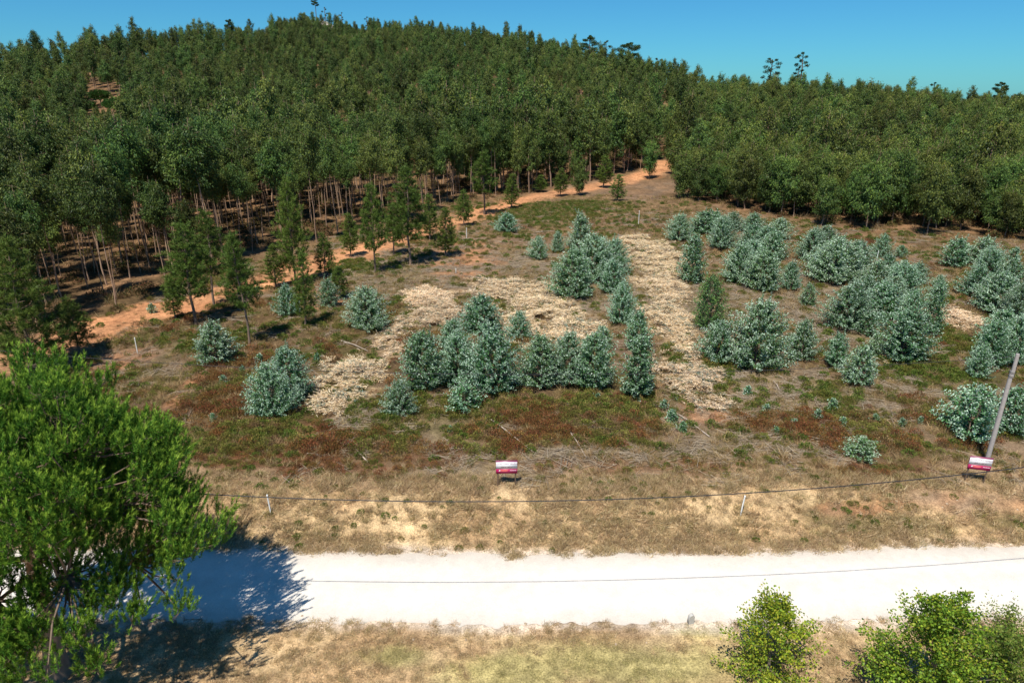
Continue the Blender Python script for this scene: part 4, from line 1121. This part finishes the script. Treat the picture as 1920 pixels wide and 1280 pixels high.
# ------------------------------------------------------------------ leafy shrubs bottom right
def broad_shrub(seed, h, w, nbr, nleaf, pal, ls, lead=0.0, cb=.12):
    g = np.random.default_rng(seed); tm, cm = MB(), MB()
    tube(tm, [[0, 0, -.1], [.05, 0, h * .3], [0, .05, h * .7], [.05, 0, h * .96]], [.07, .055, .03, .01], 6, (.20, .16, .12))
    E, S0 = [], []
    for b in range(nbr):
        q = (b + g.uniform()) / nbr; a = b * 2.4 + g.normal(0, .4)
        r = w / 2 * (np.interp(q, [0, .25, .5, .62, .85, 1], [.8, 1.0, .9, .5 if lead else .8, .34 if lead else .5, .08])) * g.uniform(.7, 1.15)
        zt = h * (cb + (1 - cb) * q)
        p0 = np.array([0, 0, max(.1, zt - .45 * r)]); e = np.array([math.cos(a) * r, math.sin(a) * r, zt])
        tube(tm, [p0, (p0 + e) / 2 - [0, 0, .05], e], [.022, .014, .005], 3, (.19, .15, .11))
        E.append(e); S0.append(p0)
    E, S0 = np.array(E), np.array(S0)
    bi = g.integers(0, nbr, nleaf); s = g.uniform(.3, 1.05, nleaf)
    cl = g.normal(0, .24, (nbr * 4, 3))
    C = S0[bi] + (E - S0)[bi] * s[:, None] + cl[bi * 4 + g.integers(0, 4, nleaf)] + g.normal(0, .085, (nleaf, 3))
    out = unit(C * [1, 1, .3])
    A = out * .6 + rand_dir(nleaf, g) * .7 + [0, 0, -.1]
    leaves(cm, C, A, rand_dir(nleaf, g) + np.cross(A, [0, 0, 1]), ls * g.uniform(.6, 1.3, nleaf), ls * .78 * g.uniform(.7, 1.2, nleaf), pick(pal, nleaf, g, .2), 0, .1)
    return tm.mesh('shrub_stem', M_BARK, True), cm.mesh('shrub_foliage', M_BROAD)
YG = [(.30, .38, .03), (.19, .29, .028), (.32, .38, .035), (.12, .21, .025), (.38, .37, .04)]
MG = [(.16, .29, .028), (.22, .34, .032), (.11, .22, .022), (.32, .37, .04), (.08, .16, .02)]
DG = [(.13, .20, .03), (.18, .24, .04), (.09, .15, .025), (.25, .27, .06)]
for x_, y_, a, lab in [
    (9.35, 19.35, (1, 3.35, 3.3, 38, 9000, YG, .098, 1), 'small yellow-green leafy tree standing left of the big shrub below the road'),
    (14.0, 17.6, (2, 4.6, 4.2, 50, 20000, MG, .098, 0), 'big bright green leafy shrub below the road at the right'),
    (16.1, 17.4, (3, 3.6, 3.2, 40, 11000, DG, .09, 0), 'darker olive shrub right of the big bright one'),
    (18.3, 20.2, (4, 1.9, 2.6, 34, 3600, DG, .08, 0), 'low dull green bush at the road edge in the lower right corner'),
    (12.2, 16.4, (5, 1.6, 2.0, 26, 2200, MG, .09, 0), 'low green growth at the foot of the big bright shrub')]:
    tm_, cm_ = broad_shrub(*a)
    t = thing('leafy_shrub', lab, 'shrub', (x_, y_, float(H(x_, y_))), random.uniform(0, 6.28), None, 'leafy shrubs below the road')
    obj('stem', tm_, t); obj('foliage', cm_, t)

# ------------------------------------------------------------------ signs
M_WHITE = plain_mat('white_print', (.80, .80, .82), .45, .05)
M_MAG = plain_mat('magenta_print', (.42, .012, .10), .45, .08)
M_MAGTOP = plain_mat('plum_edge', (.22, .05, .10), .5, .1)
M_PINK = plain_mat('coral_print', (.75, .16, .14), .45, .1)
M_INK = plain_mat('dark_red_ink', (.16, .02, .06), .5, .05)
M_WOOD = plain_mat('weathered_wood', (.13, .085, .055), .85, .4, 12)
M_WPOST = plain_mat('white_paint', (.82, .82, .78), .5, .08, 15)
M_CONC = plain_mat('concrete', (.46, .44, .40), .9, .25, 14)
M_CABLE = plain_mat('black_cable', (.018, .018, .02), .5, .1)
M_GPOLE = plain_mat('grey_timber', (.34, .31, .29), .85, .3, 9)
M_BLUE = plain_mat('blue_print', (.04, .12, .34), .4, .1)
M_PBLUE = plain_mat('pale_blue_print', (.22, .34, .52), .4, .1)

def text_part(body, size, loc, mat, parent, name='lettering'):
    cu = bpy.data.curves.new('text', 'FONT'); cu.body = body; cu.size = size; cu.align_x = 'CENTER'; cu.align_y = 'CENTER'; cu.offset = .0008
    to = bpy.data.objects.new('text', cu); COL.objects.link(to)
    bpy.context.view_layer.update()
    me = bpy.data.meshes.new_from_object(to.evaluated_get(bpy.context.evaluated_depsgraph_get()))
    bpy.data.objects.remove(to)
    me.materials.clear(); me.materials.append(mat)
    o = obj(name, me, parent, loc, (math.pi / 2, 0, 0)); return o

def board(name, c, s, mat, parent, bev=.004):
    m = MB(); box(m, c, s); me = m.mesh(name, mat); return obj(name, me, parent)

def sale_sign(px, py, rz, tilt, label):
    p = ground(px, py)
    t = thing('sale_sign', label, 'sign', (p[0], p[1], p[2]), rz, None, 'sale signs at the field front', tilt)
    W, Hb, z0 = 1.10, .74, .74
    for s in (-1, 1):
        m = MB(); tube(m, [[s * .45, .05, -.15], [s * .45, .05, z0 + Hb - .04]], [.034, .034], 8, (1, 1, 1), 0, True); obj('post', m.mesh('post', M_WOOD, True), t)
    panel = board('panel', (0, 0, z0 + Hb / 2), (W, .03, Hb), M_MAGTOP, t)
    board('white_field', (0, -.0185, z0 + .46), (W - .02, .006, .38), M_WHITE, panel)
    board('magenta_field', (0, -.0185, z0 + .135), (W - .02, .006, .262), M_MAG, panel)
    text_part('LOTES PARA VENDA', .122, (0, -.0235, z0 + .55), M_INK, panel)
    text_part('\u00c1REA \u00b1 1.000 m\u00b2', .082, (0, -.0235, z0 + .37), M_INK, panel)
    # arrow like logo with a white mark
    m = MB()
    m.add([[-.36, 0, .0], [-.30, 0, .045], [.02, 0, .05], [.10, 0, .03], [.05, 0, -.02], [-.05, 0, -.045], [-.32, 0, -.03]], [[0, 6, 5, 4, 3, 2, 1]], (1, 1, 1))
    obj('logo', m.mesh('logo', M_PINK), panel, (0, -.0235, z0 + .17))
    m = MB(); m.add([[-.41, 0, -.03], [-.33, 0, -.03], [-.33, 0, .035], [-.36, 0, .06]], [[0, 1, 2, 3]], (1, 1, 1)); obj('logo_mark', m.mesh('logo_mark', M_WHITE), panel, (0, -.0245, z0 + .17))
    m = MB()
    for k in range(9):
        m.add(np.array([[0, 0, -.02], [.022, 0, -.02], [.022, 0, .02], [0, 0, .02]]) + [.17 + .034 * k + (.012 if k > 2 else 0) + (.012 if k > 5 else 0), 0, 0], [[0, 1, 2, 3]], (1, 1, 1))
    obj('number_line', m.mesh('number_line', M_WHITE), panel, (0, -.0235, z0 + .18))
sale_sign(950, 911, math.radians(1), (math.radians(-2), 0), 'white and magenta lots for sale sign at the middle of the field front')
sale_sign(1827, 904, math.radians(-9), (math.radians(-2), math.radians(3)), 'white and magenta sale sign at the right, in front of the wooden pole')

# ------------------------------------------------------------------ wooden pole and wires
p = ground(1848, 872)
top_t = (CAM_H - p[2])
rt_ = ray(1907, 663)
k_ = p[1] / rt_[1]; topz = CAM_H + k_ * rt_[2]; topx = k_ * rt_[0]
t = thing('utility_pole', 'leaning grey wooden pole behind the right sale sign', 'pole', p)
hgt = topz - p[2]; lean = topx - p[0]
m = MB(); tube(m, [[0, 0, -.4], [lean * .3, 0, hgt * .33], [lean * .62, 0, hgt * .66], [lean * .86, 0, hgt * .86]], [.125, .118, .108, .10], 10, (1, 1, 1)); obj('shaft', m.mesh('shaft', M_GPOLE, True), t)
m = MB(); tube(m, [[lean * .84 + .03, -.02, hgt * .80], [lean + .03, -.02, hgt]], [.095, .09], 10, (1, 1, 1), 0, True); obj('splice_top', m.mesh('splice_top', M_GPOLE, True), t)
m = MB()
for f in (.81, .845): tube(m, [[lean * f + .015, 0, hgt * f - .02], [lean * f + .02, 0, hgt * f + .02]], [.155, .155], 10, (1, 1, 1))
obj('strap', m.mesh('strap', plain_mat('steel_band', (.3, .3, .3), .4, .1, 20, 1.0), True), t)
ptop = np.array([topx + .03, p[1], topz - .15])
def wire(name, pts, r, label, seg=60):
    pts = np.array(pts); tt = np.linspace(0, 1, seg)
    # catenary like parabola through three points
    ys_ = np.stack([np.polyval(np.polyfit(pts[:, 0], pts[:, j], 2), pts[0, 0] + (pts[-1, 0] - pts[0, 0]) * tt) for j in range(3)], 1)
    ys_[:, 0] = pts[0, 0] + (pts[-1, 0] - pts[0, 0]) * tt
    m = MB(); tube(m, ys_, np.full(seg, r), 6, (1, 1, 1)); tag(obj(name, m.mesh(name, M_CABLE, True)), label, 'cable')
def on_ray(px, py, y): r = ray(px, py); return np.array([0, 0, CAM_H]) + r * (y / r[1])
# overhead cable above the road edge: solved from its line against the bank and its shadow on the road
a, b, c = on_ray(385, 926, 21.3), on_ray(900, 940, 21.4), on_ray(1910, 877, 22.2)
def extend(a, b, c, x0, x1):
    P_ = np.array([a, b, c]); out = []
    for x_ in (x0, (x0 + x1) / 2, x1): out.append([x_, np.polyval(np.polyfit(P_[:, 0], P_[:, 1], 2), x_), np.polyval(np.polyfit(P_[:, 0], P_[:, 2], 2), x_)])
    return out
wire('overhead_cable', extend(a, b, c, -34, 40), .018, 'thick black overhead cable hanging across the front between road and signs')
lft, mid = on_ray(197, 673, 34.6), on_ray(980, 702, 34.2)
wire('thin_wire', extend(lft, mid, ptop, -48, float(ptop[0])), .012, 'thin wire from the wooden pole top across the saplings')

# ------------------------------------------------------------------ white boundary posts and road markers
for px, py, h, lx, lab in [(508, 962, 1.05, -.06, 'white post on the bank in the left half, touching the cable line'), (1388, 966, 1.12, .10, 'white post on the bank in the right half, leaning right'),
                       (258, 662, 1.25, 0, 'white post standing in the dry grass at the far left of the field'), (875, 448, 1.4, 0, 'white post at the field top beside the orange track'),
                       (1197, 421, 1.9, .02, 'tall white post at the field top left of the right plantation'), (1643, 492, 1.3, .02, 'white post among the saplings at the back of the right plantation'),
                       (855, 512, .5, 0, 'short white stake in the bare ground above the upper brush heap')]:
    p = ground(px, py)
    m = MB(); tube(m, [[0, 0, -.15], [lx * .5, 0, h * .5], [lx, 0, h - .05]], [.034, .034, .034], 8, (1, 1, 1), 0, True)
    t = thing('boundary_post', lab, 'post', p, 0, None, 'white boundary posts')
    obj('shaft', m.mesh('shaft', M_WPOST, True), t)
    m = MB(); tube(m, [[lx, 0, h - .06], [lx, 0, h - .005], [lx, 0, h + .02]], [.04, .042, .024], 8, (1, 1, 1), 0, True); obj('cap', m.mesh('cap', M_WPOST, True), t)
for px, py, lab in [(339, 1167, 'short concrete marker stone in the pine shadow at the road edge'), (1294, 1167, 'short pale concrete marker stone at the sunny lower road edge')]:
    p = ground(px, py)
    m = MB()
    prof = [(-.11, -.1), (.11, -.1), (.11, .34), (.085, .41), (.03, .45), (-.03, .45), (-.085, .41), (-.11, .34)]
    n = len(prof); Vv = [[q[0], -.08, q[1]] for q in prof] + [[q[0], .08, q[1]] for q in prof]
    m.add(Vv, [[i, (i + 1) % n, (i + 1) % n + n, i + n] for i in range(n)], (1, 1, 1)); m.add(Vv, [list(range(n))[::-1], list(range(n, 2 * n))], (1, 1, 1))
    tag(obj('marker_stone', m.mesh('marker_stone', M_CONC), None, p, (math.radians(4), math.radians(3), .2)), lab, 'marker stone', 'marker stones at the lower road edge')
# folded blue and white board on the ground by the trunk
p = ground(124, 1179)
t = thing('folded_board', 'blue and white folded board lying on the ground by the pine trunk', 'board', (p[0], p[1], p[2] + .08), math.radians(12), None, None, (math.radians(14), 0))
for k, (c, s, mt) in enumerate([(-.30, .22, M_WHITE), (-.03, .28, M_BLUE), (.27, .24, M_PBLUE)]):
    b_ = board('panel', (0, 0, 0), (s, .46, .012), mt, t); b_.location = (c, 0, .02 * (k % 2)); b_.rotation_euler = (0, math.radians((-9, 8, -7)[k]), 0)
    if k == 0: board('dark_mark', (0, -.06, .009), (.12, .14, .004), M_BLUE, b_)
